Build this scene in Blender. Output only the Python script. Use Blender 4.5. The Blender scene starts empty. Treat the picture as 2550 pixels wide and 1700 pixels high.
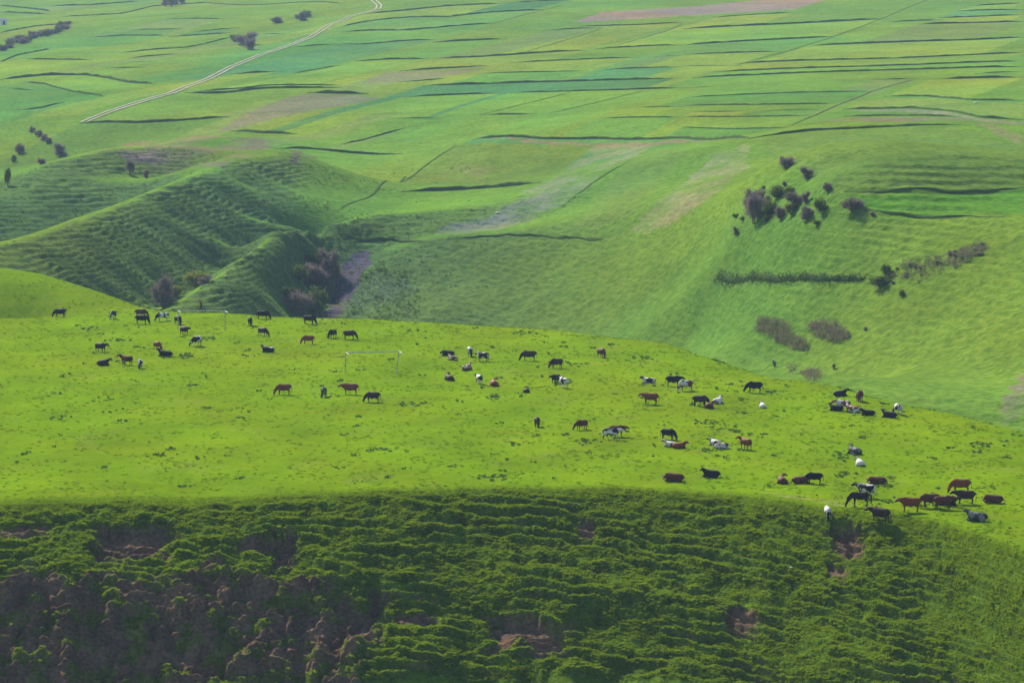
import bpy, bmesh, math, random
import numpy as np
from mathutils import Vector, Matrix

# ------------------------------------------------------------------ camera, sky, sun, exposure
SC = bpy.context.scene
COL = SC.collection
CAM_Z = 50.0
LENS = 135.0
FPX = 2550 * LENS / 36.0
PITCH = 0.1046
cam_d = bpy.data.cameras.new("camera"); cam_d.lens = LENS; cam_d.sensor_width = 36.0
cam_d.clip_start = 1.0; cam_d.clip_end = 40000.0
cam = bpy.data.objects.new("camera", cam_d); COL.objects.link(cam)
cam.location = (0, 0, CAM_Z); cam.rotation_euler = (math.pi / 2 - PITCH, 0, 0)
SC.camera = cam

SUN_EL, SUN_AZ = math.radians(36), math.radians(-25)     # azimuth from +Y, negative = left
world = bpy.data.worlds.new("World"); SC.world = world; world.use_nodes = True
wn = world.node_tree; bg_node = wn.nodes["Background"]
sky = wn.nodes.new("ShaderNodeTexSky"); sky.sky_type = 'NISHITA'; sky.sun_disc = False
sky.sun_elevation = SUN_EL; sky.sun_rotation = SUN_AZ % (2 * math.pi)
wn.links.new(sky.outputs[0], bg_node.inputs[0]); bg_node.inputs[1].default_value = 0.09
sun_d = bpy.data.lights.new("sun", 'SUN'); sun_d.energy = 5.0; sun_d.angle = math.radians(0.5)
sun_d.color = (1.0, 0.95, 0.86)
sun = bpy.data.objects.new("sun", sun_d); COL.objects.link(sun)
TO_SUN = Vector((math.sin(SUN_AZ) * math.cos(SUN_EL), math.cos(SUN_AZ) * math.cos(SUN_EL), math.sin(SUN_EL)))
sun.rotation_euler = TO_SUN.to_track_quat('Z', 'Y').to_euler(); sun.location = TO_SUN * 300
SC.view_settings.view_transform = 'Standard'; SC.view_settings.look = 'None'
SC.view_settings.gamma = 1.0; SC.view_settings.exposure = 0.88
SC.render.engine = 'CYCLES'
SC.cycles.use_denoising = True
SC.cycles.max_bounces = 6; SC.cycles.volume_bounces = 1; SC.cycles.diffuse_bounces = 3
SC.cycles.transmission_bounces = 3; SC.cycles.transparent_max_bounces = 6

rng = np.random.default_rng(7)
random.seed(7)

# ------------------------------------------------------------------ helpers
def tag(o, label=None, cat=None, group=None, kind=None):
    if label: o["label"] = label
    if cat: o["category"] = cat
    if group: o["group"] = group
    if kind: o["kind"] = kind
    return o

def link_mesh(name, me, mat=None, parent=None):
    o = bpy.data.objects.new(name, me); COL.objects.link(o)
    if mat and not me.materials: me.materials.append(mat)
    if parent: o.parent = parent
    return o

def empty(name, loc, rz=0.0):
    o = bpy.data.objects.new(name, None); COL.objects.link(o)
    o.location = loc; o.rotation_euler = (0, 0, rz); o.empty_display_size = 0.3
    return o

def np_mesh(name, V, Q, smooth=True):
    """mesh from numpy verts (n,3) and quads/tris (m,k)"""
    V = np.asarray(V, dtype=np.float32); Q = np.asarray(Q, dtype=np.int32)
    me = bpy.data.meshes.new(name); k = Q.shape[1]
    me.vertices.add(len(V)); me.vertices.foreach_set("co", V.ravel())
    me.loops.add(Q.size); me.loops.foreach_set("vertex_index", Q.ravel())
    me.polygons.add(len(Q))
    me.polygons.foreach_set("loop_start", np.arange(0, Q.size, k, dtype=np.int32))
    me.polygons.foreach_set("use_smooth", np.full(len(Q), smooth))
    me.update(calc_edges=True)
    return me

def add_color(me, rgb, name="Col"):
    a = me.color_attributes.new(name, 'FLOAT_COLOR', 'POINT')
    c = np.ones((len(me.vertices), 4), dtype=np.float32); c[:, :rgb.shape[1]] = rgb
    a.data.foreach_set("color", c.ravel())

def sstep(a, b, x):
    t = np.clip((x - a) / (b - a), 0, 1); return t * t * (3 - 2 * t)

_perm = np.random.default_rng(3).permutation(256); _perm = np.concatenate([_perm, _perm])
_ang = np.random.default_rng(4).random(256) * 2 * np.pi
_gx, _gy = np.cos(_ang), np.sin(_ang)
def perlin(x, y, seed=0):
    x = np.asarray(x, float) + seed * 37.17; y = np.asarray(y, float) + seed * 91.31
    xi = np.floor(x).astype(int); yi = np.floor(y).astype(int); xf = x - xi; yf = y - yi
    u = xf * xf * xf * (xf * (xf * 6 - 15) + 10); v = yf * yf * yf * (yf * (yf * 6 - 15) + 10)
    def g(ix, iy, dx, dy):
        h = _perm[_perm[ix & 255] + (iy & 255)]; return _gx[h] * dx + _gy[h] * dy
    n00 = g(xi, yi, xf, yf); n10 = g(xi + 1, yi, xf - 1, yf)
    n01 = g(xi, yi + 1, xf, yf - 1); n11 = g(xi + 1, yi + 1, xf - 1, yf - 1)
    a = n00 + u * (n10 - n00); b = n01 + u * (n11 - n01)
    return (a + v * (b - a)) * 1.5
def fbm(x, y, seed=0, octv=4, gain=0.5):
    s = 0.0; amp = 1.0; f = 1.0
    for i in range(octv):
        s = s + amp * perlin(np.asarray(x) * f, np.asarray(y) * f, seed + i * 3); amp *= gain; f *= 2.03
    return s

# photograph geometry: direction of sight for a point of the picture
def ray(px, py):
    u = (px - 1275.0) / FPX; v = (850.0 - py) / FPX
    return np.array([u, math.cos(PITCH) + v * math.sin(PITCH), -math.sin(PITCH) + v * math.cos(PITCH)])
def at_y(px, py, Y):
    r = ray(px, py); t = Y / r[1]; return np.array([r[0] * t, Y, CAM_Z + r[2] * t])
def at_z(px, py, Z=0.0):
    r = ray(px, py); t = (Z - CAM_Z) / r[2]; return np.array([r[0] * t, r[1] * t, Z])

# ------------------------------------------------------------------ terrain: valley hills (control points, thin-plate surface)
CP = []
def cps(px, lst):
    for py, Y in lst: CP.append(at_y(px, py, Y))
cps(1275, [(980, 560), (840, 650), (700, 680), (600, 700), (560, 722), (450, 800), (340, 880), (250, 1010), (150, 1200), (60, 1420), (0, 1600), (-90, 2300)])
cps(1700, [(980, 500), (860, 600), (700, 632), (600, 652), (540, 668), (480, 695), (340, 830), (250, 950), (150, 1150), (60, 1400), (0, 1580), (-90, 2300)])
cps(1900, [(1000, 480), (900, 555), (760, 580), (640, 597), (560, 610), (480, 626), (420, 650), (340, 760)])
cps(2080, [(1060, 450), (980, 520), (800, 555), (640, 575), (520, 589), (440, 602), (410, 620), (330, 760), (250, 900), (150, 1120), (0, 1560), (-90, 2300)])
cps(2400, [(1200, 410), (1080, 450), (950, 490), (800, 525), (650, 550), (540, 575), (490, 592), (400, 665), (300, 760), (150, 1080), (0, 1520), (-90, 2300)])
cps(2800, [(1300, 380), (1100, 430), (950, 465), (800, 500), (650, 525), (540, 560), (490, 590), (300, 760), (150, 1060), (0, 1500), (-90, 2300)])
cps(900, [(880, 610), (790, 680), (690, 702), (600, 724), (560, 748), (450, 830), (350, 920), (250, 1050), (150, 1250), (60, 1480), (0, 1650), (-90, 2300)])
cps(1050, [(880, 600), (790, 670), (690, 694), (600, 714)])
def ruled(crest, foot, n, ss=(0, .3, .65, 1), bulge=0.6):
    """a hill flank: straight fall lines from the crest to the foot"""
    C_ = np.array([at_y(*p) for p in crest]); F_ = np.array([at_y(*p) for p in foot]); k = np.concatenate([[0], np.cumsum(np.linalg.norm(np.diff(C_, axis=0), axis=1))])
    for s_ in ss:
        t = np.linspace(0, k[-1], int(n * (2.2 if s_ == 0 else 1)))
        c = np.stack([np.interp(t, k, C_[:, a]) for a in range(3)], 1); f = np.stack([np.interp(t, k, F_[:, a]) for a in range(3)], 1)
        for q in c + (f - c) * s_: CP.append(q + np.array([0, 0, bulge * math.sin(math.pi * s_)]))
# spur in front of the gully: flank, gully floor, hollow behind
ruled([(430, 770, 640), (540, 690, 665), (640, 615, 690), (730, 575, 712), (850, 552, 738)], [(470, 850, 628), (560, 850, 632), (655, 845, 648), (745, 800, 678), (782, 690, 726)], 8)
for p in [(770, 705, 724), (790, 625, 746), (840, 700, 706), (490, 742, 672), (560, 695, 690), (660, 622, 722)]: CP.append(at_y(*p))
# long left ridge
ruled([(-150, 700, 610), (0, 640, 640), (215, 560, 675), (400, 470, 725), (480, 440, 745), (620, 400, 780), (720, 377, 812)],
      [(-150, 860, 585), (80, 835, 605), (290, 815, 634), (455, 755, 668), (540, 708, 686), (645, 634, 717), (740, 578, 732)], 13)
for p in [(950, 387, 885), (840, 470, 790)]: CP.append(at_y(*p))
# far left ridge, then the saddle and the hills beyond
ruled([(-150, 540, 740), (0, 478, 765), (70, 440, 780), (150, 400, 800), (230, 375, 820), (300, 368, 835)], [(-150, 760, 680), (0, 690, 700), (75, 660, 706), (150, 630, 712), (230, 590, 728), (300, 548, 748)], 9, (0, .4, 1))
for p in [(0, 500, 830), (100, 440, 850), (180, 420, 862), (-120, 550, 815), (390, 480, 765), (420, 440, 800), (450, 375, 860), (600, 342, 905),
          (50, 410, 950), (-100, 420, 950), (110, 335, 1000), (0, 300, 1030), (230, 315, 1000), (-100, 300, 1030),
          (0, 150, 1350), (300, 210, 1180), (600, 210, 1130), (600, 100, 1430), (300, 100, 1500), (0, 50, 1780), (-200, 150, 1350), (-200, 40, 1780),
          (0, 0, 2050), (300, 0, 2000), (600, 0, 1880), (0, -60, 2500), (600, -80, 2400), (-300, 0, 2050), (-300, -60, 2500)]: CP.append(at_y(*p))
for px_ in (-300, 300, 900, 1500, 2100, 2800):
    q = at_y(px_, 1000, 330); CP.append(np.array([q[0], 330, -40.0])); q = at_y(px_, 1000, 420)
    if px_ < 1600: CP.append(np.array([at_y(px_, 1000, 480)[0], 480, -30.0]))
CP = np.array(CP)
_S = 300.0
_P = CP[:, :2] / _S
def _kern(d2): return 0.5 * d2 * np.log(d2 + 1e-12)
def _solve():
    n = len(_P); d2 = ((_P[:, None, :] - _P[None, :, :]) ** 2).sum(-1)
    A = np.zeros((n + 3, n + 3)); A[:n, :n] = _kern(d2) + np.eye(n) * 3e-5
    A[:n, n] = 1; A[:n, n + 1:] = _P; A[n, :n] = 1; A[n + 1:, :n] = _P.T
    return np.linalg.solve(A, np.concatenate([CP[:, 2], [0, 0, 0]]))
_W = _solve()
def tps(x, y):
    x = np.asarray(x, float); sh = x.shape; xx = x.ravel() / _S; yy = np.asarray(y, float).ravel() / _S
    out = np.empty(len(xx)); n = len(_P)
    for a in range(0, len(xx), 40000):
        sl = slice(a, a + 40000)
        d2 = (xx[sl, None] - _P[None, :, 0]) ** 2 + (yy[sl, None] - _P[None, :, 1]) ** 2
        out[sl] = _kern(d2) @ _W[:n] + _W[n] + _W[n + 1] * xx[sl] + _W[n + 2] * yy[sl]
    return out.reshape(sh)

def pix(x, y, z):
    """where a point of the land shows in the photograph (used only to lay out the land)"""
    dz = z - CAM_Z; dep = y * math.cos(PITCH) - dz * math.sin(PITCH); up = y * math.sin(PITCH) + dz * math.cos(PITCH)
    return 1275 + FPX * x / dep, 850 - FPX * up / dep

def hill_masks(x, y, z0):
    """rough: cattle-trodden faces; from the land's steepness towards the viewer"""
    e = 4.0
    sl = (tps(x, y + e) - tps(x, y - e)) / (2 * e)
    sx = (tps(x + e, y) - tps(x - e, y)) / (2 * e)
    return sl, sx

def bg_z(x, y, sl=None):
    x = np.asarray(x, float); y = np.asarray(y, float)
    z = tps(x, y)
    if sl is None:
        e = 4.0; sl = (tps(x, y + e) - tps(x, y - e)) / (2 * e)
    rough = sstep(0.03, 0.13, sl) * (1 - sstep(860, 960, y)) * (1 - sstep(735, 760, y) * sstep(-48, -38, x)) + 0.03
    left = sstep(40, -15, x)
    m = rough * (0.55 + 0.45 * left) * (0.45 + 0.55 * sstep(-0.35, 0.35, fbm(x / 26, y / 26, 5, 2)))
    p = 0.68 + 0.3 * (1 - left)
    q = (z + 0.30 * fbm(x / 10, y / 8, 9, 3) + 0.03 * x) / p
    f = q - np.floor(q); g = np.floor(q) + sstep(0.0, 0.42, f)
    z = z + m * 1.0 * p * (g - q)
    z = z + rough * (0.10 + 0.08 * left) * fbm(x / 4.0, y / 3.0, 15, 3) + 0.2 * fbm(x / 45, y / 45, 21, 2) * (0.4 + rough)
    return z

# ------------------------------------------------------------------ terrain: the pasture hill in front
_ed = np.array([at_z(a, b)[:2] for a, b in [(-500, 1275), (-200, 1262), (0, 1252), (250, 1242), (600, 1238), (880, 1228), (1000, 1219), (1240, 1213),
     (1600, 1216), (1850, 1232), (2050, 1262), (2200, 1274), (2300, 1282), (2400, 1312), (2550, 1372), (2800, 1480), (3100, 1600)]])
CREST = [(-600, 690), (-250, 683), (0, 686), (100, 706), (200, 727), (330, 757), (430, 776), (560, 779), (700, 789), (850, 793), (1022, 801), (1233, 813), (1424, 826),
     (1577, 845), (1692, 866), (1750, 880), (1853, 927), (1968, 943), (2083, 962), (2182, 992), (2274, 1013), (2427, 1042), (2550, 1077), (2900, 1170), (3200, 1240)]
_cr = np.array([at_z(a, b)[:2] for a, b in CREST])
def smooth_interp(x, tab, w):
    return sum(np.interp(x + o * w, tab[:, 0], tab[:, 1]) for o in (-1, -0.5, 0, 0.5, 1)) / 5
def edge_y(x): return smooth_interp(x, _ed, 2.5) + 0.55 * fbm(np.asarray(x) / 5.0, np.asarray(x) * 0 + 3.3, 25, 4)
def crest_y(x): return smooth_interp(x, _cr, 4.0)

SCARS = []     # px, py, half width px, half height px, depth m
for s in [(2112, 1352, 46, 62, 1.1), (2085, 1430, 26, 34, 0.5), (1310, 1600, 100, 60, 1.0), (1850, 1560, 46, 40, 0.5), (1460, 1330, 28, 34, 0.4), (2030, 1256, 46, 18, 0.35),
          (705, 1400, 34, 66, 0.9), (330, 1385, 110, 70, 1.0), (640, 1375, 56, 30, 0.6), (890, 1590, 70, 90, 1.0), (1040, 1555, 50, 24, 0.35), (60, 1350, 70, 30, 0.5)]:
    # centre on the mean slope of the bluff
    px_, py_ = s[0], s[1]; r = ray(px_, py_)
    lo = 250.0; best = None
    ys = np.linspace(300, 370, 1401); t = ys / r[1]; xs = r[0] * t; zr = CAM_Z + r[2] * t
    dd = edge_y(xs) - ys; zt = -0.45 * np.maximum(dd, 0)
    k = int(np.argmax((zr - zt) < 0)); SCARS.append((xs[k], dd[k], s[2] / 28.0, s[3] / 17.5, s[4]))

def fg_z(x, y, want_soil=False):
    x = np.asarray(x, float); y = np.asarray(y, float)
    d = edge_y(x) - y; c = y - crest_y(x)
    z = 0.22 * fbm(x / 16, y / 22, 31, 3) + 0.05 * fbm(x / 2.2, y / 3.0, 33, 3) * sstep(3.0, -1.0, d)
    # cattle paths along the bluff at the left end
    st_ = (d + 1.2 * fbm(x / 12, d / 6, 29, 2)) / 2.4; st_ = st_ - np.floor(st_)
    z = z + 0.14 * sstep(-13, -5, d) * (1 - sstep(1.0, 3.0, d)) * sstep(-8, -26, x) * (sstep(0, 0.25, st_) - st_)
    # far side of the hill
    b = np.maximum(0, c + 12); z = z - np.where(b < 45, b * b / 220.0, 45 * 45 / 220.0 + (b - 45) * 0.41)
    # hollow and knoll at the far left end
    L = sstep(-46, -74, x)
    z = z - 4.2 * L * np.exp(-((y - 522) / 9.5) ** 2) + 2.9 * sstep(-44, -78, x) * np.exp(-((y - 548) / 13.0) ** 2)
    mk = L * np.exp(-((y - 534) / 10.0) ** 2); q = y / 2.6 + 0.5 * fbm(x / 9, y / 5, 37, 2)
    z = z + mk * 0.35 * (np.floor(q) + sstep(0, 0.4, q - np.floor(q)) - q)
    # bluff towards the viewer
    r = 0.8 + 3.2 * sstep(5, -35, x); dp = np.maximum(d + 0.4 * r, 0)
    steep = 0.45 + 0.05 * fbm(x / 9, d / 9, 41, 2)
    drop = steep * (np.sqrt(dp * dp + r * r) - r)
    low = sstep(-12, -19, x + 1.2 * fbm(x / 3, d / 3, 49, 2)) * np.logaddexp(0, (d - 13.0 + 3.0 * fbm(x / 7, x * 0, 48, 3) + 0.8 * fbm(x / 2, d / 2, 50, 2)) * 1.6) / 1.6
    drop = drop + 0.22 * low
    on = sstep(0.3, 3.0, d)
    warp = 0.30 * fbm(x / 4.5, d / 4.5, 43, 3) + 0.55 * fbm(x / 17, d / 17, 44, 2)
    p = 0.72
    q = (drop - 0.085 * x + warp) / p; f = q - np.floor(q)
    m = 1.2 * sstep(-0.45, 0.2, fbm(x / 7, d / 5, 47, 2)) * on * (1 - 0.65 * sstep(36, 46, x))
    drop = drop + m * p * (np.floor(q) + sstep(0.30, 0.95, f) - q)
    lump = 0.20 * fbm(x / 1.5, d / 1.3, 51, 4, 0.6) + 0.08 * np.abs(fbm(x / 0.55, d / 0.55, 53, 2))
    z = z - drop + on * lump
    soil = np.clip(low * 1.3, 0, 1) * (0.4 + 0.6 * sstep(-0.4, 0.05, fbm(x / 2.6, d / 1.8, 105, 3)))
    z = z + np.clip(low, 0, 1) * (0.30 * fbm(x / 1.1, d / 1.1, 57, 4, 0.6) + 1.0 * np.abs(fbm(x / 2.6, d / 5, 58, 2)))
    for (sx, sd, rx, rv, A) in SCARS:
        u = (x - sx) / rx; v = (d - sd) / rv
        near = (np.abs(u) < 2.2) & (np.abs(v) < 2.2)
        if not near.any(): continue
        uu = u[near] + 0.35 * fbm(x[near] / (rx * 0.7), d[near] / (rx * 0.7), 61, 3)
        vv = v[near] + 0.40 * fbm(x[near] / (rx * 0.8), d[near] / (rx * 0.8), 67, 3)
        mm = 1 - sstep(0.55, 1.15, np.abs(uu)); t = (vv + 1) / 2
        ss = sstep(0.0, 0.16, t) * (1 - sstep(0.30, 1.05, t))
        z[near] = z[near] - A * mm * ss * on[near]
        soil[near] = np.maximum(soil[near], mm * sstep(0.02, 0.12, t) * (1 - sstep(0.55, 0.95, t)))
    if want_soil: return z, soil, d
    return z

# settle the crest so that its rounded skyline stands at the height it has in the photograph
for _ in range(4):
    for i, (a, b) in enumerate(CREST):
        if a < 330 or a > 2600: continue
        yv = np.linspace(_cr[i, 1] - 40, _cr[i, 1] + 60, 200); xv = ray(a, b)[0] / ray(a, b)[1] * yv
        row = pix(xv, yv, fg_z(xv, yv))[1].min(); _cr[i, 1] += 0.7 * (row - b) / FPX * _cr[i, 1] ** 2 / CAM_Z
def ground(x, y): return np.maximum(fg_z(x, y), bg_z(x, y))

_ysA = np.concatenate([np.arange(300, 372, 0.15), np.arange(372, 620, 0.8)])
_ysB = np.concatenate([np.arange(440, 900, 1.0), np.arange(900, 2600, 3.0)])
def hit(px, py, which="both"):
    r = ray(px, py)
    def first(ys, fn):
        t = ys / r[1]; xs = r[0] * t; zr = CAM_Z + r[2] * t; df = zr - fn(xs, ys)
        k = np.argmax(df < 0)
        if not (df < 0).any() or k == 0: return None
        a = df[k - 1] / (df[k - 1] - df[k]); Y = ys[k - 1] + a * (ys[k] - ys[k - 1]); tt = Y / r[1]
        return np.array([r[0] * tt, Y, CAM_Z + r[2] * tt])
    if which in ("both", "fg"):
        h = first(_ysA, fg_z)
        if h is not None: return h
    if which in ("both", "bg"): return first(_ysB, bg_z)
    return None

# ------------------------------------------------------------------ materials
def new_mat(name):
    m = bpy.data.materials.new(name); m.use_nodes = True; nt = m.node_tree
    return m, nt, nt.nodes["Principled BSDF"], nt.nodes["Material Output"]
def mix_rgb(nt, fac, a, b, mode='MIX'):
    n = nt.nodes.new("ShaderNodeMix"); n.data_type = 'RGBA'; n.blend_type = mode
    for sock, val in ((n.inputs[0], fac), (n.inputs[6], a), (n.inputs[7], b)):
        if isinstance(val, (int, float)): sock.default_value = val
        elif isinstance(val, tuple): sock.default_value = (*val, 1)
        else: nt.links.new(val, sock)
    return n.outputs[2]
def noise(nt, vec, scale, detail=4, rough=0.55, lo=0.35, hi=0.65):
    n = nt.nodes.new("ShaderNodeTexNoise"); n.inputs["Scale"].default_value = scale
    n.inputs["Detail"].default_value = detail; n.inputs["Roughness"].default_value = rough
    if vec is not None: nt.links.new(vec, n.inputs["Vector"])
    r = nt.nodes.new("ShaderNodeMapRange"); r.inputs[1].default_value = lo; r.inputs[2].default_value = hi
    nt.links.new(n.outputs[0], r.inputs[0]); return r.outputs[0], n.outputs[0]

def terrain_mat(name, fine, bump_dist, bump_scale, dark=(0.45, 0.6, 0.6), var=0.5):
    m, nt, bs, out = new_mat(name)
    geo = nt.nodes.new("ShaderNodeNewGeometry").outputs["Position"]
    at = nt.nodes.new("ShaderNodeAttribute"); at.attribute_name = "Col"
    if name == "hill_grass":
        mp = nt.nodes.new("ShaderNodeMapping"); mp.inputs["Scale"].default_value = (0.3, 0.35, 2.2); nt.links.new(geo, mp.inputs[0]); geo = mp.outputs[0]
    f1, _ = noise(nt, geo, fine, 5)
    if name == "hill_grass":
        g0 = nt.nodes.new("ShaderNodeNewGeometry").outputs["Position"]; f3, b3 = noise(nt, g0, 0.85, 6, 0.7, 0.40, 0.60)
        mm = nt.nodes.new("ShaderNodeMath"); mm.operation = 'MULTIPLY_ADD'; nt.links.new(f1, mm.inputs[0]); mm.inputs[1].default_value = 0.22
        m3 = nt.nodes.new("ShaderNodeMath"); m3.operation = 'MULTIPLY'; nt.links.new(f3, m3.inputs[0]); m3.inputs[1].default_value = 0.78; nt.links.new(m3.outputs[0], mm.inputs[2]); f1 = mm.outputs[0]
    f2, _ = noise(nt, geo, fine * 0.16, 3)
    d = mix_rgb(nt, 1.0, at.outputs["Color"], dark, 'MULTIPLY')
    c = mix_rgb(nt, f1, d, at.outputs["Color"])
    ye = mix_rgb(nt, 1.0, c, (1.18, 1.05, 0.85), 'MULTIPLY')
    vv = nt.nodes.new("ShaderNodeMath"); vv.operation = 'MULTIPLY'; nt.links.new(f2, vv.inputs[0]); vv.inputs[1].default_value = var
    c = mix_rgb(nt, vv.outputs[0], c, ye)
    nt.links.new(c, bs.inputs["Base Color"]); bs.inputs["Roughness"].default_value = 0.9
    bs.inputs["Specular IOR Level"].default_value = 0.0
    _, b1 = noise(nt, geo, bump_scale, 6, 0.65)
    bp = nt.nodes.new("ShaderNodeBump"); bp.inputs["Strength"].default_value = 0.8; bp.inputs["Distance"].default_value = bump_dist
    if name == "hill_grass":
        ad = nt.nodes.new("ShaderNodeMath"); ad.operation = 'ADD'; nt.links.new(b1, ad.inputs[0]); nt.links.new(b3, ad.inputs[1]); b1 = ad.outputs[0]
    nt.links.new(b1, bp.inputs["Height"]); nt.links.new(bp.outputs[0], bs.inputs["Normal"])
    return m
M_BG = terrain_mat("hill_grass", 0.8, 0.35, 0.9)
M_PAST = terrain_mat("pasture_grass", 1.6, 0.10, 2.2, (0.74, 0.83, 0.75), 0.8)
M_BLUFF = terrain_mat("bluff_grass", 3.0, 0.16, 3.5, (0.5, 0.55, 0.6), 0.4)

def leaf_mat(name, c1, c2, trans=0.45, tr_tint=(1.3, 1.25, 0.6)):
    m, nt, bs, out = new_mat(name); nt.nodes.remove(bs)
    oi = nt.nodes.new("ShaderNodeObjectInfo")
    geo = nt.nodes.new("ShaderNodeNewGeometry").outputs["Position"]; pf, _ = noise(nt, geo, 1.1, 2)
    av = nt.nodes.new("ShaderNodeMath"); av.operation = 'MULTIPLY_ADD'; nt.links.new(pf, av.inputs[0]); av.inputs[1].default_value = 0.5
    hv = nt.nodes.new("ShaderNodeMath"); hv.operation = 'MULTIPLY'; nt.links.new(oi.outputs["Random"], hv.inputs[0]); hv.inputs[1].default_value = 0.5
    nt.links.new(hv.outputs[0], av.inputs[2])
    c = mix_rgb(nt, av.outputs[0], c1, c2)
    df = nt.nodes.new("ShaderNodeBsdfDiffuse"); tl = nt.nodes.new("ShaderNodeBsdfTranslucent"); mx = nt.nodes.new("ShaderNodeMixShader")
    ct = mix_rgb(nt, 1.0, c, tr_tint, 'MULTIPLY')
    nt.links.new(c, df.inputs[0]); nt.links.new(ct, tl.inputs[0]); mx.inputs[0].default_value = trans
    nt.links.new(df.outputs[0], mx.inputs[1]); nt.links.new(tl.outputs[0], mx.inputs[2]); nt.links.new(mx.outputs[0], out.inputs[0])
    return m
M_TUFT = leaf_mat("bluff_tuft_leaf", (0.09, 0.15, 0.006), (0.17, 0.25, 0.008), 0.55)
M_PTUFT = leaf_mat("pasture_tuft_leaf", (0.08, 0.135, 0.005), (0.12, 0.195, 0.006), 0.4)
M_HTUFT = leaf_mat("hill_tuft_leaf", (0.075, 0.13, 0.035), (0.12, 0.18, 0.04), 0.35)
M_WEED = leaf_mat("weed_leaf", (0.05, 0.11, 0.035), (0.085, 0.15, 0.035), 0.3)
M_BANK = leaf_mat("bank_grass", (0.05, 0.09, 0.025), (0.08, 0.125, 0.03), 0.2)
M_TWIG = leaf_mat("bare_twig", (0.17, 0.135, 0.12), (0.25, 0.20, 0.18), 0.25, (1, 1, 1))
M_SHRUB = leaf_mat("shrub_leaf", (0.055, 0.09, 0.025), (0.09, 0.13, 0.03), 0.35)
M_YEL = leaf_mat("willow_leaf", (0.14, 0.17, 0.03), (0.17, 0.19, 0.04), 0.4)
M_SCRUB = leaf_mat("bramble_cane", (0.18, 0.12, 0.12), (0.14, 0.20, 0.03), 0.35, (1, 1, 1))

def plain_mat(name, c, rough=0.8, c2=None, scale=6.0):
    m, nt, bs, out = new_mat(name)
    bs.inputs["Roughness"].default_value = rough; bs.inputs["Specular IOR Level"].default_value = 0.25
    tc = nt.nodes.new("ShaderNodeTexCoord").outputs["Object"]
    f, _ = noise(nt, tc, scale, 4)
    c2 = c2 or tuple(v * 0.7 for v in c)
    nt.links.new(mix_rgb(nt, f, c2, c), bs.inputs["Base Color"])
    return m
M_BARK = plain_mat("bark", (0.06, 0.045, 0.035))
M_PIPE = plain_mat("painted_pipe", (0.52, 0.50, 0.46), 0.5, (0.33, 0.28, 0.23), 3.0)
M_ROCK = plain_mat("pale_stone", (0.7, 0.68, 0.63), 0.8, (0.5, 0.48, 0.45))
M_EARTH = plain_mat("track_earth", (0.32, 0.25, 0.20), 0.9, (0.17, 0.17, 0.09), 0.3)
M_WALL = plain_mat("whitewash", (0.75, 0.74, 0.7)); M_ROOF = plain_mat("sheet_roof", (0.3, 0.3, 0.33)); M_DARK = plain_mat("dark_opening", (0.03, 0.03, 0.035))

# ------------------------------------------------------------------ field boundaries seen on the hillside (zoomed-picture coordinates)
K = 2221.0 / 850.0
def r1(*p): return [(x / K, y / K) for x, y in p]
def r2(*p): return [(850 + x / K, y / K) for x, y in p]
def r3(*p): return [(1700 + x / K, y / K) for x, y in p]
def r5(*p): return [(850 + x / K, 560 + y / K) for x, y in p]
def r6(*p): return [(1700 + x / K, 560 + y / K) for x, y in p]
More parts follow.
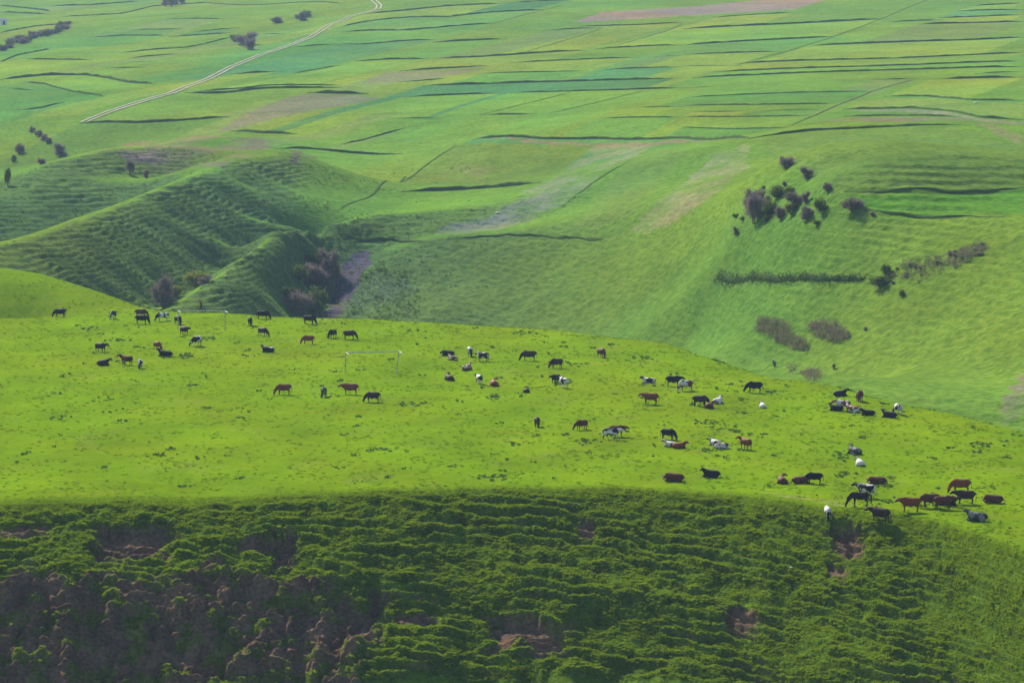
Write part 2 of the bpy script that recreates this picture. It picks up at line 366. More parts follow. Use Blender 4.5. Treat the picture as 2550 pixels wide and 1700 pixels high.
# (line, height in m)
BANKS = [
 (r1((0,40),(150,55),(330,75)),1.6),(r1((0,80),(330,95)),1.2),(r1((330,40),(600,35),(900,10)),1.2),(r1((400,110),(800,90),(1000,42),(1330,20),(2221,25)),0.9),
 (r1((0,215),(250,170),(520,150)),1.0),(r1((0,405),(100,365),(330,320)),0.9),(r1((160,385),(600,392)),0.9),(r1((580,245),(800,232),(1090,232)),0.8),
 (r1((870,195),(1190,190)),0.8),(r1((1090,242),(1520,215)),0.9),(r1((1250,210),(1560,180)),0.7),(r1((790,345),(1050,320),(1230,310),(1500,245)),0.8),
 (r1((830,380),(1150,350)),0.8),(r1((840,405),(1000,400)),0.8),(r1((690,445),(940,440)),0.9),(r1((0,520),(300,490),(560,490),(700,510),(850,540),(1000,548)),1.5),
 (r1((160,535),(300,550),(480,600),(680,630)),1.0),(r1((60,580),(230,590)),0.7),(r1((1500,485),(1830,465)),1.3),(r1((1200,605),(1400,612),(1530,600),(1700,577),(2221,572)),1.3),
 (r1((1260,598),(1530,580),(1750,555),(2221,555)),0.8),(r1((2000,605),(2221,611),(2385,612)),2.0),(r1((520,803),(900,803),(1200,785),(1500,760)),1.2),(r1((1500,855),(1600,855),(1700,868),(1930,873)),1.4),
 (r1((60,720),(250,710),(420,665)),0.7),(r1((1790,970),(2000,965),(2221,990),(2470,1005),(2620,1000)),1.0),(r1((1880,310),(2221,285)),0.8),(r1((1900,480),(2221,425)),0.6),(r1((1710,222),(1850,222)),0.6),(r1((1080,125),(1470,125)),0.7),
 (r2((160,92),(400,72),(700,40),(1060,25)),1.0),(r2((1080,18),(1500,2)),0.8),(r2((0,175),(200,135),(430,115),(700,112),(1000,80),(1330,65)),1.0),(r2((0,210),(200,200),(420,200),(700,175),(1000,152)),1.0),
 (r2((0,287),(130,292),(400,268),(620,258)),0.9),(r2((590,278),(850,265),(1080,255)),1.3),(r2((80,402),(300,388),(570,385)),1.1),(r2((610,382),(850,375),(1100,360),(1400,338),(1600,330)),1.1),
 (r2((1650,320),(2000,300),(2221,295)),1.0),(r2((380,465),(600,450),(800,440),(950,428)),1.0),(r2((1100,410),(1500,392),(1940,375)),0.8),(r2((1700,455),(2221,435)),0.9),(r2((930,477),(1300,470),(1600,462)),0.6),
 (r2((370,535),(600,522),(680,510)),0.8),(r2((530,558),(800,552),(1150,540),(1700,525),(2160,513)),1.1),(r2((400,632),(750,618),(1040,607)),0.9),(r2((1100,605),(1400,598),(1800,588),(2000,580),(2221,573)),0.8),
 (r2((900,746),(1270,743)),0.8),(r2((200,742),(400,735)),0.6),(r2((290,770),(680,770)),0.5),(r2((0,940),(200,895),(420,832)),0.6),(r2((860,905),(1300,905),(1700,902),(2221,898),(2650,900)),1.1),
 (r2((390,1250),(550,1240),(900,1225),(1280,1190)),1.5),(r2((1690,772),(2221,765)),0.7),(r2((1920,700),(2221,695)),0.6),(r2((2040,370),(2221,363)),0.7),(r2((1330,200),(1700,180)),0.7),(r2((1500,175),(1900,165),(2221,148)),0.8),
 (r3((200,115),(500,95),(740,82)),0.7),(r3((0,190),(400,170),(850,150),(1310,125)),1.3),(r3((1330,145),(1700,130)),0.9),(r3((1660,120),(2221,98)),0.9),(r3((1530,160),(2221,142)),1.1),(r3((1880,40),(2221,22)),0.9),(r3((1790,72),(2221,65)),0.9),
 (r3((0,295),(500,265),(980,240)),1.0),(r3((840,298),(1300,280),(1900,262),(2221,245)),1.1),(r3((0,357),(640,335)),0.8),(r3((340,415),(800,395),(1500,378),(2221,345)),0.9),(r3((200,470),(800,445),(1500,425),(2221,400)),0.8),
 (r3((60,508),(800,475),(1500,455),(2221,435)),0.9),(r3((0,430),(330,427)),0.5),(r3((1230,518),(1540,515)),0.6),(r3((1630,518),(2221,505)),1.1),(r3((1900,480),(2221,465)),0.7),(r3((20,635),(700,605),(1230,595)),0.6),(r3((0,572),(210,566)),0.5),
 (r3((0,690),(600,682),(1000,675)),0.7),(r3((60,730),(430,725)),0.5),(r3((0,760),(830,752)),0.6),(r3((520,720),(880,715)),0.4),(r3((0,827),(680,830)),0.6),(r3((1310,628),(1600,628),(1900,655),(2221,655)),0.8),
 (r3((1040,712),(1500,705),(1750,725),(1950,770),(2221,783)),0.9),(r3((1040,760),(1300,755),(1800,760)),0.8),(r3((430,905),(600,880),(850,848),(1300,828),(1800,815)),0.9),(r3((1050,1245),(1250,1275),(1700,1250),(2221,1222)),0.6),
 (r3((1180,1365),(1450,1415),(1700,1420),(2100,1410)),0.4),
 (r5((0,75),(230,82),(400,110),(550,120)),0.8),(r5((680,100),(950,75),(1200,70),(1500,85),(1700,90)),0.7),
]
SCARP = (r6((220,345),(400,362),(600,372),(900,366),(1180,355)), 1.5)
LINES = [r2((1000,152),(1200,95),(1450,35)),r2((1180,345),(1400,280),(1700,185)),r2((1700,320),(2100,210),(2221,160)),r2((930,740),(1100,700),(1350,640),(1500,600)),r2((1350,740),(1700,660),(1980,590)),
 r3((340,430),(700,330),(970,245),(1250,140),(1600,0)),r3((700,820),(1000,690),(1250,590),(1500,520)),r2((1420,1360),(1600,1220),(1880,1050)),r2((400,1185),(600,1040),(750,948)),r2((0,1360),(220,1260),(420,1150))]
ROAD = r1((550,797),(700,735),(950,655),(1130,605),(1250,555),(1500,440),(1700,360),(1880,300),(2020,245),(2150,160),(2221,140),(2281,108),(2371,88),(2461,62),(2468,38),(2411,-6))

def world_line(pts, step=1.6):
    W = [hit(x, y, "bg") for x, y in pts]; W = [w for w in W if w is not None]
    if len(W) < 2: return None
    W = np.array(W); seg = np.hypot(*(W[1:, :2] - W[:-1, :2]).T); s = np.concatenate([[0], np.cumsum(seg)])
    n = max(4, int(s[-1] / step)); t = np.linspace(0, s[-1], n)
    X = np.interp(t, s, W[:, 0]); Y = np.interp(t, s, W[:, 1])
    k = np.array([1, 2, 3, 2, 1]) / 9.0
    if n > 8:
        for _ in range(2):
            X[2:-2] = np.convolve(X, k, 'valid'); Y[2:-2] = np.convolve(Y, k, 'valid')
    return np.stack([X, Y], 1)

BANK_W = [(world_line(p), h) for p, h in BANKS]
BANK_W = [(w, h) for w, h in BANK_W if w is not None]
SCARP_W = world_line(SCARP[0], 0.8)
LINE_W = [w for w in (world_line(p) for p in LINES) if w is not None]
ROAD_W = world_line(ROAD, 2.0)

# ------------------------------------------------------------------ valley hills mesh
def fan(ulist, ylist):
    Y, U = np.meshgrid(ylist, ulist, indexing='ij'); return U * Y, Y
def grid_faces(nr, nc):
    i = np.arange(nr - 1)[:, None] * nc + np.arange(nc - 1)[None, :]
    return np.stack([i, i + 1, i + nc + 1, i + nc], -1).reshape(-1, 4)
def in_poly(x, y, P):
    P = np.asarray(P); c = np.zeros(x.shape, bool); j = len(P) - 1
    for i in range(len(P)):
        xi, yi = P[i][:2]; xj, yj = P[j][:2]
        cond = ((yi > y) != (yj > y)) & (x < (xj - xi) * (y - yi) / (yj - yi + 1e-12) + xi); c ^= cond; j = i
    return c

ylist = [430.0]
while ylist[-1] < 2650:
    y0 = ylist[-1]; ylist.append(y0 + (0.9 if y0 < 480 else 0.48 if y0 < 640 else 0.62 if y0 < 830 else 0.80 * (y0 / 830) ** 2.2))
ylist = np.array(ylist); ulist = np.linspace(-0.156, 0.156, 780)
X, Y = fan(ulist, ylist)
Z0 = tps(X, Y)
SL = np.gradient(Z0, axis=0) / np.gradient(Y, axis=0)
Z = bg_z(X, Y, SL)
C = np.empty(X.shape + (3,)); C[:] = (0.105, 0.185, 0.022)
# crop strips: each strip takes its colour from the bank on its uphill side
PAL = np.array([(0.075, 0.19, 0.03), (0.14, 0.225, 0.02), (0.05, 0.155, 0.055), (0.08, 0.175, 0.03), (0.12, 0.165, 0.045), (0.105, 0.20, 0.02), (0.17, 0.22, 0.02)])
order = sorted(range(len(BANK_W)), key=lambda i: -BANK_W[i][0][:, 1].mean())
fieldzone = sstep(790, 830, Y + 0.25 * X)
prng = np.random.default_rng(12)
for i in order:
    w, h = BANK_W[i]; o = np.argsort(w[:, 0]); wx, wy = w[o, 0], w[o, 1]
    xp = wx - 0.26 * wy; XP = X - 0.26 * Y
    yb = np.interp(X, wx, wy); col = (0.62 * PAL[prng.integers(len(PAL))] + 0.38 * PAL.mean(0)) * (0.9 + 0.2 * prng.random())
    msk = (Y < yb) & (XP > xp.min()) & (XP < xp.max()) & (Y > yb - 170) & (fieldzone > 0.5)
    C[msk] = col
def patch(pts, col, blend=1.0, soft=None, seed=0):
    P = [hit(x, y, "bg") for x, y in pts]; P = [p for p in P if p is not None]
    P = np.array(P)
    bb = (X > P[:, 0].min() - 3) & (X < P[:, 0].max() + 3) & (Y > P[:, 1].min() - 6) & (Y < P[:, 1].max() + 6)
    jx = 1.2 * fbm(X[bb] / 6, Y[bb] / 6, 71 + seed, 2); jy = 2.5 * fbm(X[bb] / 6, Y[bb] / 6, 77 + seed, 2)
    ins = in_poly(X[bb] + jx, Y[bb] + jy, P)
    w = ins * blend
    if soft: w = w * sstep(-soft, soft, fbm(X[bb] / 9, Y[bb] / 14, 81 + seed, 3))
    C[bb] = C[bb] * (1 - w[:, None]) + np.array(col) * w[:, None]
BROWN = (0.17, 0.135, 0.085); GREY = (0.14, 0.14, 0.085); SOIL = (0.115, 0.09, 0.06)
patch(r2((1500,150),(1700,80),(2221,50),(2730,2),(3150,0),(2970,60),(2221,105)), (0.20, 0.155, 0.115))
patch(r1((1390,870),(1600,740),(1850,640),(2000,612),(2221,618),(2480,640),(2221,690),(1900,745),(1650,810)), GREY, 0.85, seed=1)
patch(r1((680,975),(800,935),(1100,900),(1350,885),(1650,890),(1750,940),(1700,1010),(1400,1100),(1050,1130),(880,1080)), BROWN, 0.75, 0.6, 2)
patch(r2((860,912),(1300,912),(2221,906),(2640,908),(2221,928),(1300,936)), BROWN, 0.8, seed=3)
patch(r2((740,945),(1640,940),(1300,1185),(400,1190)), (0.105, 0.165, 0.022), 0.9, seed=4)
patch(r2((600,1160),(800,1060),(1000,1060),(900,1190)), BROWN, 0.35, 0.6, 5)
patch(r2((1640,950),(1900,940),(2050,950),(1500,1300),(1000,1500),(500,1560),(900,1380),(1300,1200)), (0.17, 0.185, 0.085), 0.95, 0.9, 6)
patch(r2((1900,1500),(2221,1200),(2400,1000),(2650,930),(2640,1080),(2400,1300),(2221,1420),(1960,1520)), (0.19, 0.195, 0.095), 0.95, 0.9, 7)
patch(r2((1500,1500),(1700,1250),(1950,1000),(2100,960),(2250,1000),(1900,1400)), (0.115, 0.175, 0.03), 0.8, seed=8)
patch(r2((0,1500),(200,1380),(500,1280),(1200,1250),(1000,1400),(500,1540)), (0.12, 0.20, 0.018), 0.8, seed=9)
patch(r3((1040,1290),(1250,1285),(1700,1265),(2221,1240),(2221,1390),(1700,1405),(1450,1400),(1200,1350)), (0.075, 0.19, 0.018), 0.9, seed=10)
patch(r3((500,905),(850,860),(1300,840),(1800,830),(2221,960),(2221,1215),(1700,1240),(1250,1260),(1000,1220),(700,1060)), (0.11, 0.175, 0.028), 0.8, seed=11)
patch(r3((850,785),(1300,765),(1850,770),(1900,785),(1300,795)), BROWN, 0.8, seed=12)
patch(r3((1000,720),(1500,712),(1750,732),(1950,778),(2221,795),(2221,812),(1950,795),(1700,745),(1400,728)), (0.2, 0.17, 0.10), 0.8, seed=13)
patch(r3((1900,800),(2000,800),(2221,900),(2221,960)), (0.17, 0.16, 0.07), 0.7, seed=14)
patch(r3((1260,640),(1600,640),(1900,668),(2221,670),(2221,770),(1950,755),(1600,700),(1050,700)), (0.15, 0.19, 0.03), 0.8, seed=15)
patch(r2((120,540),(300,470),(600,462),(950,440),(800,480),(600,510),(300,540)), GREY, 0.7, seed=16)
patch(r6((2030,1270),(2130,1080),(2221,960),(2400,900),(2400,1150),(2200,1240),(2110,1300)), (0.15, 0.135, 0.09), 0.85, 0.5, 17)
patch([(868,640),(925,625),(915,660),(880,720),(845,790),(800,800),(830,720)], SOIL, 0.9, seed=18)
patch([(900,690),(950,660),(1000,690),(1040,720),(1030,790),(860,790),(870,740)], (0.10, 0.155, 0.045), 0.7, 0.8, 19)
patch([(720,372),(760,380),(790,392),(740,412),(725,400)], SOIL, 0.7, seed=20)
rough_shade = sstep(0.02, 0.13, SL) * (1 - sstep(735, 760, Y) * sstep(-48, -38, X)) * (1 - sstep(830, 900, Y)) * sstep(30, -20, X)
C = C * (1 - rough_shade[..., None] * np.array((0.22, 0.28, -0.5)))  # steep left faces: rough dull grass, with blue haze and shade tinted in
C = C * (0.86 + 0.16 * fbm(X / 34, Y / 50, 91, 3) + 0.10 * fbm(X / 7, Y / 10, 95, 2) + 0.10)[..., None]
yel = np.clip(fbm(X / 60, Y / 110, 99, 2), -0.6, 0.6); C[..., 0] *= 1 + 0.22 * yel; C[..., 2] *= 1 - 0.3 * yel
C = np.clip(C * np.array((1.30, 1.24, 1.25)), 0.008, 0.6)
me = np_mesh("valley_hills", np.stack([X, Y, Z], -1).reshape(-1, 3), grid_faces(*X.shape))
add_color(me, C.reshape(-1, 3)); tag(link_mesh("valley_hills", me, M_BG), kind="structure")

# plain ground sheet under everything, to the horizon
me = np_mesh("ground", [(-6000, -6000, -46), (6000, -6000, -46), (6000, 6000, -46), (-6000, 6000, -46)], [(0, 1, 2, 3)])
add_color(me, np.tile([[0.09, 0.15, 0.03]], (4, 1))); tag(link_mesh("ground", me, M_BG), kind="structure")

# ------------------------------------------------------------------ pasture and bluff meshes
ds = np.concatenate([np.arange(-2.0, 0, 0.12), np.arange(0, 28, 0.088), np.arange(28, 60, 1.0)])
us = np.linspace(-0.172, 0.172, 960)
xb = us * 340.0
XB, DB = np.meshgrid(xb, ds); YB = edge_y(XB) - DB
ZB, SOILM, _ = fg_z(XB, YB, True)
gx = np.gradient(ZB, axis=0) / np.gradient(YB, axis=0)
steepm = sstep(1.3, 2.6, np.abs(gx)) * sstep(0.5, 2.0, DB)
soil = np.clip(np.maximum(SOILM, 0.8 * steepm), 0, 1)
n1 = fbm(XB / 2.5, DB / 2.5, 107, 3)[..., None]
CG = np.array((0.10, 0.165, 0.012)) * (1 + 0.3 * n1); CS = np.array((0.17, 0.108, 0.068)) * (1 + 0.35 * n1)
CP_ = np.array((0.122, 0.200, 0.003)) * (1 + 0.08 * n1)
topm = sstep(3.0, 0.0, DB + 0.9 * fbm(XB / 1.7, DB / 1.2, 109, 3))[..., None]
CB = CG * (1 - soil[..., None]) + CS * soil[..., None]; CB = CB * (1 - topm) + CP_ * topm
me = np_mesh("bluff", np.stack([XB, YB, ZB], -1).reshape(-1, 3), grid_faces(*XB.shape)[:, ::-1])
add_color(me, np.clip(CB, 0.004, 0.5).reshape(-1, 3)); tag(link_mesh("bluff", me, M_BLUFF), kind="structure")

ts = np.linspace(0, 1, 300) ** 1.6
usp = np.linspace(-0.19, 0.19, 520)
xp_ = usp * 400.0
XPp, T = np.meshgrid(xp_, ts)
ye = edge_y(XPp) + 1.6; yc = crest_y(XPp) + 70
YP = ye + (yc - ye) * T
ZP = fg_z(XPp, YP)
n2 = fbm(XPp / 9, YP / 14, 111, 3)[..., None]; n3 = fbm(XPp / 1.2, YP / 2.0, 113, 2)[..., None]
CPa = np.array((0.122, 0.200, 0.002)) * (1 + 0.18 * n2 + 0.08 * n3)
dedge = YP - edge_y(XPp) + 1.2 * fbm(XPp / 3.5, YP / 3.5, 119, 2); xr = XPp / YP
worn = np.exp(-((dedge - 3.2) / 0.7) ** 2) * sstep(0.062, 0.072, xr) * (1 - sstep(0.084, 0.092, xr)) + 0.25 * sstep(0.35, 0.8, fbm(XPp / 6, YP / 9, 127, 3))
CPa = CPa * (1 - 0.55 * worn[..., None]) + np.array((0.20, 0.19, 0.08)) * 0.55 * worn[..., None]
CPa[..., 0] *= 1 + 0.10 * fbm(XPp / 22, YP / 30, 117, 2)
me = np_mesh("pasture", np.stack([XPp, YP, ZP], -1).reshape(-1, 3), grid_faces(*XPp.shape))
add_color(me, np.clip(CPa, 0.004, 0.5).reshape(-1, 3)); tag(link_mesh("pasture", me, M_PAST), kind="structure")

# ------------------------------------------------------------------ grass: instanced tufts
def tuft_mesh(name, n, h, spread, w, mat, seed, lean=0.7):
    r = np.random.default_rng(seed); V = []; F = []
    for i in range(n):
        a = r.random() * 2 * np.pi; rad = spread * math.sqrt(r.random()); bx, by = rad * math.cos(a), rad * math.sin(a)
        da = a + r.normal() * 0.6; hh = h * (0.55 + 0.6 * r.random()); ln = lean * hh * (0.3 + 0.8 * r.random()); ww = w * (0.7 + 0.6 * r.random())
        ca, sa = math.cos(da), math.sin(da); px_, py_ = -sa * ww, ca * ww; b = len(V)
        V += [(bx - px_ * .6, by - py_ * .6, -0.04), (bx + px_ * .6, by + py_ * .6, -0.04),
              (bx + ca * ln * .35 + px_, by + sa * ln * .35 + py_, hh * .65), (bx + ca * ln * .35 - px_, by + sa * ln * .35 - py_, hh * .65),
              (bx + ca * ln + px_ * .25, by + sa * ln + py_ * .25, hh), (bx + ca * ln - px_ * .25, by + sa * ln - py_ * .25, hh * .97)]
        F += [(b, b + 1, b + 2, b + 3), (b + 3, b + 2, b + 4, b + 5)]
    me = np_mesh(name, V, F, False); me.materials.append(mat); return me

def scatter(name, pts, scl, me, kind="stuff", label=None, seed=1):
    """points mesh + geometry nodes that set one tuft on each point"""
    src = bpy.data.objects.new(name + "_blade", me)
    pm = bpy.data.meshes.new(name); pm.vertices.add(len(pts)); pm.vertices.foreach_set("co", np.asarray(pts, np.float32).ravel())
    a = pm.attributes.new("scl", 'FLOAT', 'POINT'); a.data.foreach_set("value", np.asarray(scl, np.float32))
    o = bpy.data.objects.new(name, pm); COL.objects.link(o); tag(o, kind=kind)
    ng = bpy.data.node_groups.new(name, 'GeometryNodeTree')
    ng.interface.new_socket("Geometry", in_out='INPUT', socket_type='NodeSocketGeometry'); ng.interface.new_socket("Geometry", in_out='OUTPUT', socket_type='NodeSocketGeometry')
    N = ng.nodes; gi = N.new("NodeGroupInput"); go = N.new("NodeGroupOutput"); ip = N.new("GeometryNodeInstanceOnPoints"); oi = N.new("GeometryNodeObjectInfo")
    oi.inputs["Object"].default_value = src; oi.inputs["As Instance"].default_value = True
    na = N.new("GeometryNodeInputNamedAttribute"); na.data_type = 'FLOAT'; na.inputs[0].default_value = "scl"
    rv = N.new("FunctionNodeRandomValue"); rv.data_type = 'FLOAT_VECTOR'; rv.inputs[0].default_value = (-0.15, -0.15, 0); rv.inputs[1].default_value = (0.15, 0.15, 6.28)
    L = ng.links.new; L(gi.outputs[0], ip.inputs["Points"]); L(oi.outputs["Geometry"], ip.inputs["Instance"])
    L(rv.outputs[0], ip.inputs["Rotation"]); L(na.outputs[0], ip.inputs["Scale"]); L(ip.outputs[0], go.inputs[0])
    md = o.modifiers.new("grass", 'NODES'); md.node_group = ng
    return o

# bluff grass
nb = 170000
xb_ = rng.uniform(-56, 56, nb); db_ = rng.uniform(-0.3, 28, nb); yb_ = edge_y(xb_) - db_
zb_, sb_, _ = fg_z(xb_, yb_, True)
gz = (fg_z(xb_, yb_ + 0.1) - fg_z(xb_, yb_ - 0.1)) / 0.2
keep = rng.random(nb) < np.clip((1 - 1.1 * sb_) * (1 - 0.75 * sstep(1.5, 2.6, np.abs(gz))), 0, 1) * (0.55 + 0.45 * sstep(-0.3, 0.4, fbm(xb_ / 1.2, db_ / 1.2, 121, 2)))
keep &= rng.random(nb) < 0.25 + 0.75 * sstep(-0.2, 1.2, db_)
P = np.stack([xb_, yb_, zb_], -1)[keep]
S = rng.uniform(0.4, 0.9, len(P)) * np.clip(0.85 + 0.6 * fbm(P[:, 0] / 2, P[:, 1] / 2, 123, 2), 0.5, 1.6)
for i in range(3):
    scatter("bluff_grass", P[i::3], S[i::3], tuft_mesh("tuft", 34, 0.15, 0.24, 0.017, M_TUFT, 20 + i))
# short pasture grass
npst = 30000
yy_ = rng.uniform(0, 1, npst); xx_ = rng.uniform(-70, 70, npst)
y0_ = edge_y(xx_) + 0.3; y1_ = crest_y(xx_) + 10; yy_ = y0_ + (y1_ - y0_) * yy_
k_ = rng.random(npst) < 0.25 + 0.75 * sstep(-0.1, 0.5, fbm(xx_ / 5, yy_ / 7, 131, 3))
xx_, yy_ = xx_[k_], yy_[k_]
P = np.stack([xx_, yy_, fg_z(xx_, yy_)], -1)
scatter("pasture_grass", P, rng.uniform(0.5, 1.2, len(P)), tuft_mesh("tuft", 16, 0.075, 0.2, 0.03, M_PTUFT, 31, 1.0))
# broad-leaved weed clumps
WP = []; WS = []
for i in range(420):
    cx = rng.uniform(-68, 68); cy = edge_y(np.array([cx]))[0] + 1.5 + rng.random() * (crest_y(np.array([cx]))[0] - edge_y(np.array([cx]))[0])
    if perlin(cx / 14, cy / 22, 6) < -0.08 and rng.random() < 0.75: continue
    big = rng.random() < 0.12; n = rng.integers(8, 22) if big else rng.integers(1, 5)
    sx, sy = (0.75, 1.2) if big else (0.3, 0.5)
    for j in range(n):
        WP.append((cx + rng.normal() * sx, cy + rng.normal() * sy)); WS.append(rng.uniform(0.6, 1.2))
WP = np.array(WP); P = np.stack([WP[:, 0], WP[:, 1], fg_z(WP[:, 0], WP[:, 1])], -1)
scatter("weed_clumps", P, WS, tuft_mesh("weed", 12, 0.17, 0.16, 0.05, M_WEED, 41, 0.9))
def box_mesh(name, lo, hi):
    (a, b, c), (d, e, f) = lo, hi
    V = [(a, b, c), (d, b, c), (d, e, c), (a, e, c), (a, b, f), (d, b, f), (d, e, f), (a, e, f)]
    return np_mesh(name, V, [(3, 2, 1, 0), (4, 5, 6, 7), (0, 1, 5, 4), (1, 2, 6, 5), (2, 3, 7, 6), (3, 0, 4, 7)], False)

# tussocks on the valley slopes
nh = 46000
hy = rng.uniform(500, 860, nh); hx = rng.uniform(-0.15, 0.15, nh) * hy
hs = (tps(hx, hy + 4) - tps(hx, hy - 4)) / 8
kk = rng.random(nh) < np.clip(0.02 + sstep(0.05, 0.17, hs), 0, 1) * sstep(5, -25, hx) * (0.15 + 0.85 * sstep(0.0, 0.5, fbm(hx / 7, hy / 5, 141, 3)))
scree = np.array([hit(a, b, "bg") for a, b in [(900,690),(950,650),(1010,690),(1050,730),(1040,800),(855,800),(870,740)]])
sx_ = rng.uniform(scree[:, 0].min(), scree[:, 0].max(), 2500); sy_ = rng.uniform(scree[:, 1].min(), scree[:, 1].max(), 2500); ks = in_poly(sx_ + 2.5 * fbm(sx_ / 5, sy_ / 5, 145, 2), sy_ + 5 * fbm(sx_ / 5, sy_ / 5, 146, 2), scree) & (rng.random(2500) < 0.45)
hx = np.concatenate([hx[kk], sx_[ks]]); hy = np.concatenate([hy[kk], sy_[ks]])
P = np.stack([hx, hy, bg_z(hx, hy)], -1)
scatter("hill_tussocks", P, rng.uniform(0.4, 0.95, len(P)), tuft_mesh("tussock", 16, 0.26, 0.24, 0.05, M_HTUFT, 51, 0.8))
# ------------------------------------------------------------------ banks, scarp, track
def bank_mesh(name, w, h, seed, wid=1.0):
    n = len(w); t = np.gradient(w, axis=0); t /= np.linalg.norm(t, axis=1)[:, None] + 1e-9
    nrm = np.stack([t[:, 1], -t[:, 0]], 1); nrm[nrm[:, 1] > 0] *= -1
    s = np.arange(n); fade = np.clip(np.minimum(s, n - 1 - s) / 4.0, 0.15, 1)
    hh = h * fade * np.clip(0.9 + 0.35 * fbm(s / 3.1, s * 0 + seed, seed % 9, 3), 0.2, 1.7)
    prof = [(-1.1, -0.15), (-0.55, 0.75), (-0.1, 1.0), (0.25, 0.62), (0.45, -0.3)]
    rows = []
    for j, (a, b) in enumerate(prof):
        jit = 0.18 * perlin(s / 1.3, s * 0 + j * 3.7 + seed, 5)
        xy = w + nrm * ((a * wid * max(h, 0.5) * 1.3 + jit))[:, None]
        rows.append(np.concatenate([xy, (bg_z(xy[:, 0], xy[:, 1]) + b * hh + 0.12 * h * perlin(s / 1.1, s * 0 + j * 1.3 + seed, 8) * (b > 0))[:, None]], 1))
    V = np.stack(rows, 1).reshape(-1, 3)
    return np_mesh(name, V, grid_faces(n, len(prof)), False)
for i, (w, h) in enumerate(BANK_W):
    o = link_mesh("terrace_bank", bank_mesh("terrace_bank", w, h * 0.52, i, 0.8), M_BANK)
    mx, my = np.mean([p[0] for p in BANKS[i][0]]), np.mean([p[1] for p in BANKS[i][0]]); hh = BANKS[i][1]; ln = len(w) * 1.6
    size = ("long " if ln > 110 else "short " if ln < 45 else "") + ("tall dark " if hh >= 1.2 else "thin faint " if hh < 0.7 else "low dark ")
    road_y = np.interp(mx, [p[0] for p in ROAD[:-3]], [p[1] for p in ROAD[:-3]])
    if hh >= 2.0: lab = "short very dark steep bank above the greyish ploughed hump"
    elif mx < 850 and my < road_y: lab = size + "grass bank in the fields beyond the dirt track"
    elif mx < 1050 and my > 215: lab = size + "grass bank between the gully slopes and the grey ploughed hump"
    elif my > 450: lab = size + "grass bank edging the slope below the fallow field"
    elif mx > 2020 and my > 225: lab = size + "curving grass bank above the bushy knoll"
    elif mx > 1600 and my > 200: lab = size + "grass bank across the narrow strips above the fallow field"
    elif mx > 1600: lab = size + "grass bank on the upper terraces below the brown ploughed strip"
    else: lab = size + "grass bank in the broad fields right beside the dirt track" if mx < 1150 else size + "grass bank in the middle of the broad green fields"
    tag(o, lab.strip(), "bank", "terrace banks between the fields")
o = link_mesh("earth_scarp", bank_mesh("earth_scarp", SCARP_W, 0.72, 77, 0.5), M_BANK)
def leaf_cover(w, n, hgt, wid, seed):
    r = np.random.default_rng(seed); i = r.integers(0, len(w), n); c = w[i] + np.stack([r.normal(size=n) * .35, r.normal(size=n) * wid], 1)
    z = bg_z(c[:, 0], c[:, 1]) + hgt * r.random(n) * np.clip(1 + 0.7 * fbm(i / 5.0, i * 0.0, 7, 2), 0.2, 2); c = np.concatenate([c, z[:, None]], 1)
    d = r.normal(size=(n, 3)); d[:, 2] = np.abs(d[:, 2]) + .3; d /= np.linalg.norm(d, axis=1)[:, None]; sd = np.cross(d, r.normal(size=(n, 3))); sd /= np.linalg.norm(sd, axis=1)[:, None]
    V = np.stack([c - d * .14 - sd * .07, c - d * .14 + sd * .07, c + d * .14 + sd * .05, c + d * .14 - sd * .05], 1).reshape(-1, 3)
    return np_mesh("overgrowth", V, np.arange(4 * n).reshape(-1, 4), False)
link_mesh("overgrowth", leaf_cover(SCARP_W, 1900, 0.75, 0.3, 3), M_BANK, o)
tag(o, "long dark overgrown scarp across the slope below the knoll of bushes", "scarp")
for i, w in enumerate(LINE_W):
    o = link_mesh("field_edge", bank_mesh("field_edge", w, 0.13, 200 + i, 0.7), M_BANK)
    tag(o, "thin line of rough grass running diagonally between crop fields", "field edge", "diagonal field edges")

def ribbon(name, w, off, width, lift, mat):
    t = np.gradient(w, axis=0); t /= np.linalg.norm(t, axis=1)[:, None] + 1e-9
    nrm = np.stack([t[:, 1], -t[:, 0]], 1); s = np.arange(len(w)); rows = []
    for k in (-0.5, 0.5):
        xy = w + nrm * (off + k * width + 0.12 * perlin(s / 5.0, s * 0 + off + k, 3))[:, None]
        rows.append(np.concatenate([xy, (bg_z(xy[:, 0], xy[:, 1]) + lift)[:, None]], 1))
    me = np_mesh(name, np.stack(rows, 1).reshape(-1, 3), grid_faces(len(w), 2)); return link_mesh(name, me, mat)
rd = ribbon("dirt_track", ROAD_W, -0.95, 0.6, 0.22, M_EARTH); tag(rd, kind="structure")
tag(ribbon("dirt_track", ROAD_W, 0.95, 0.6, 0.22, M_EARTH), kind="structure")

# ------------------------------------------------------------------ shrubs and trees
def tube_strip(V, F, p0, p1, r0, r1, n=5):
    d = np.array(p1) - np.array(p0); d = d / (np.linalg.norm(d) + 1e-9)
    a = np.cross(d, [0.3, 0.9, 0.2]); a /= np.linalg.norm(a) + 1e-9; b = np.cross(d, a); k = len(V)
    for p, r in ((p0, r0), (p1, r1)):
        for i in range(n):
            an = 2 * math.pi * i / n; V.append(tuple(np.array(p) + r * (math.cos(an) * a + math.sin(an) * b)))
    for i in range(n): F.append((k + i, k + (i + 1) % n, k + n + (i + 1) % n, k + n + i))

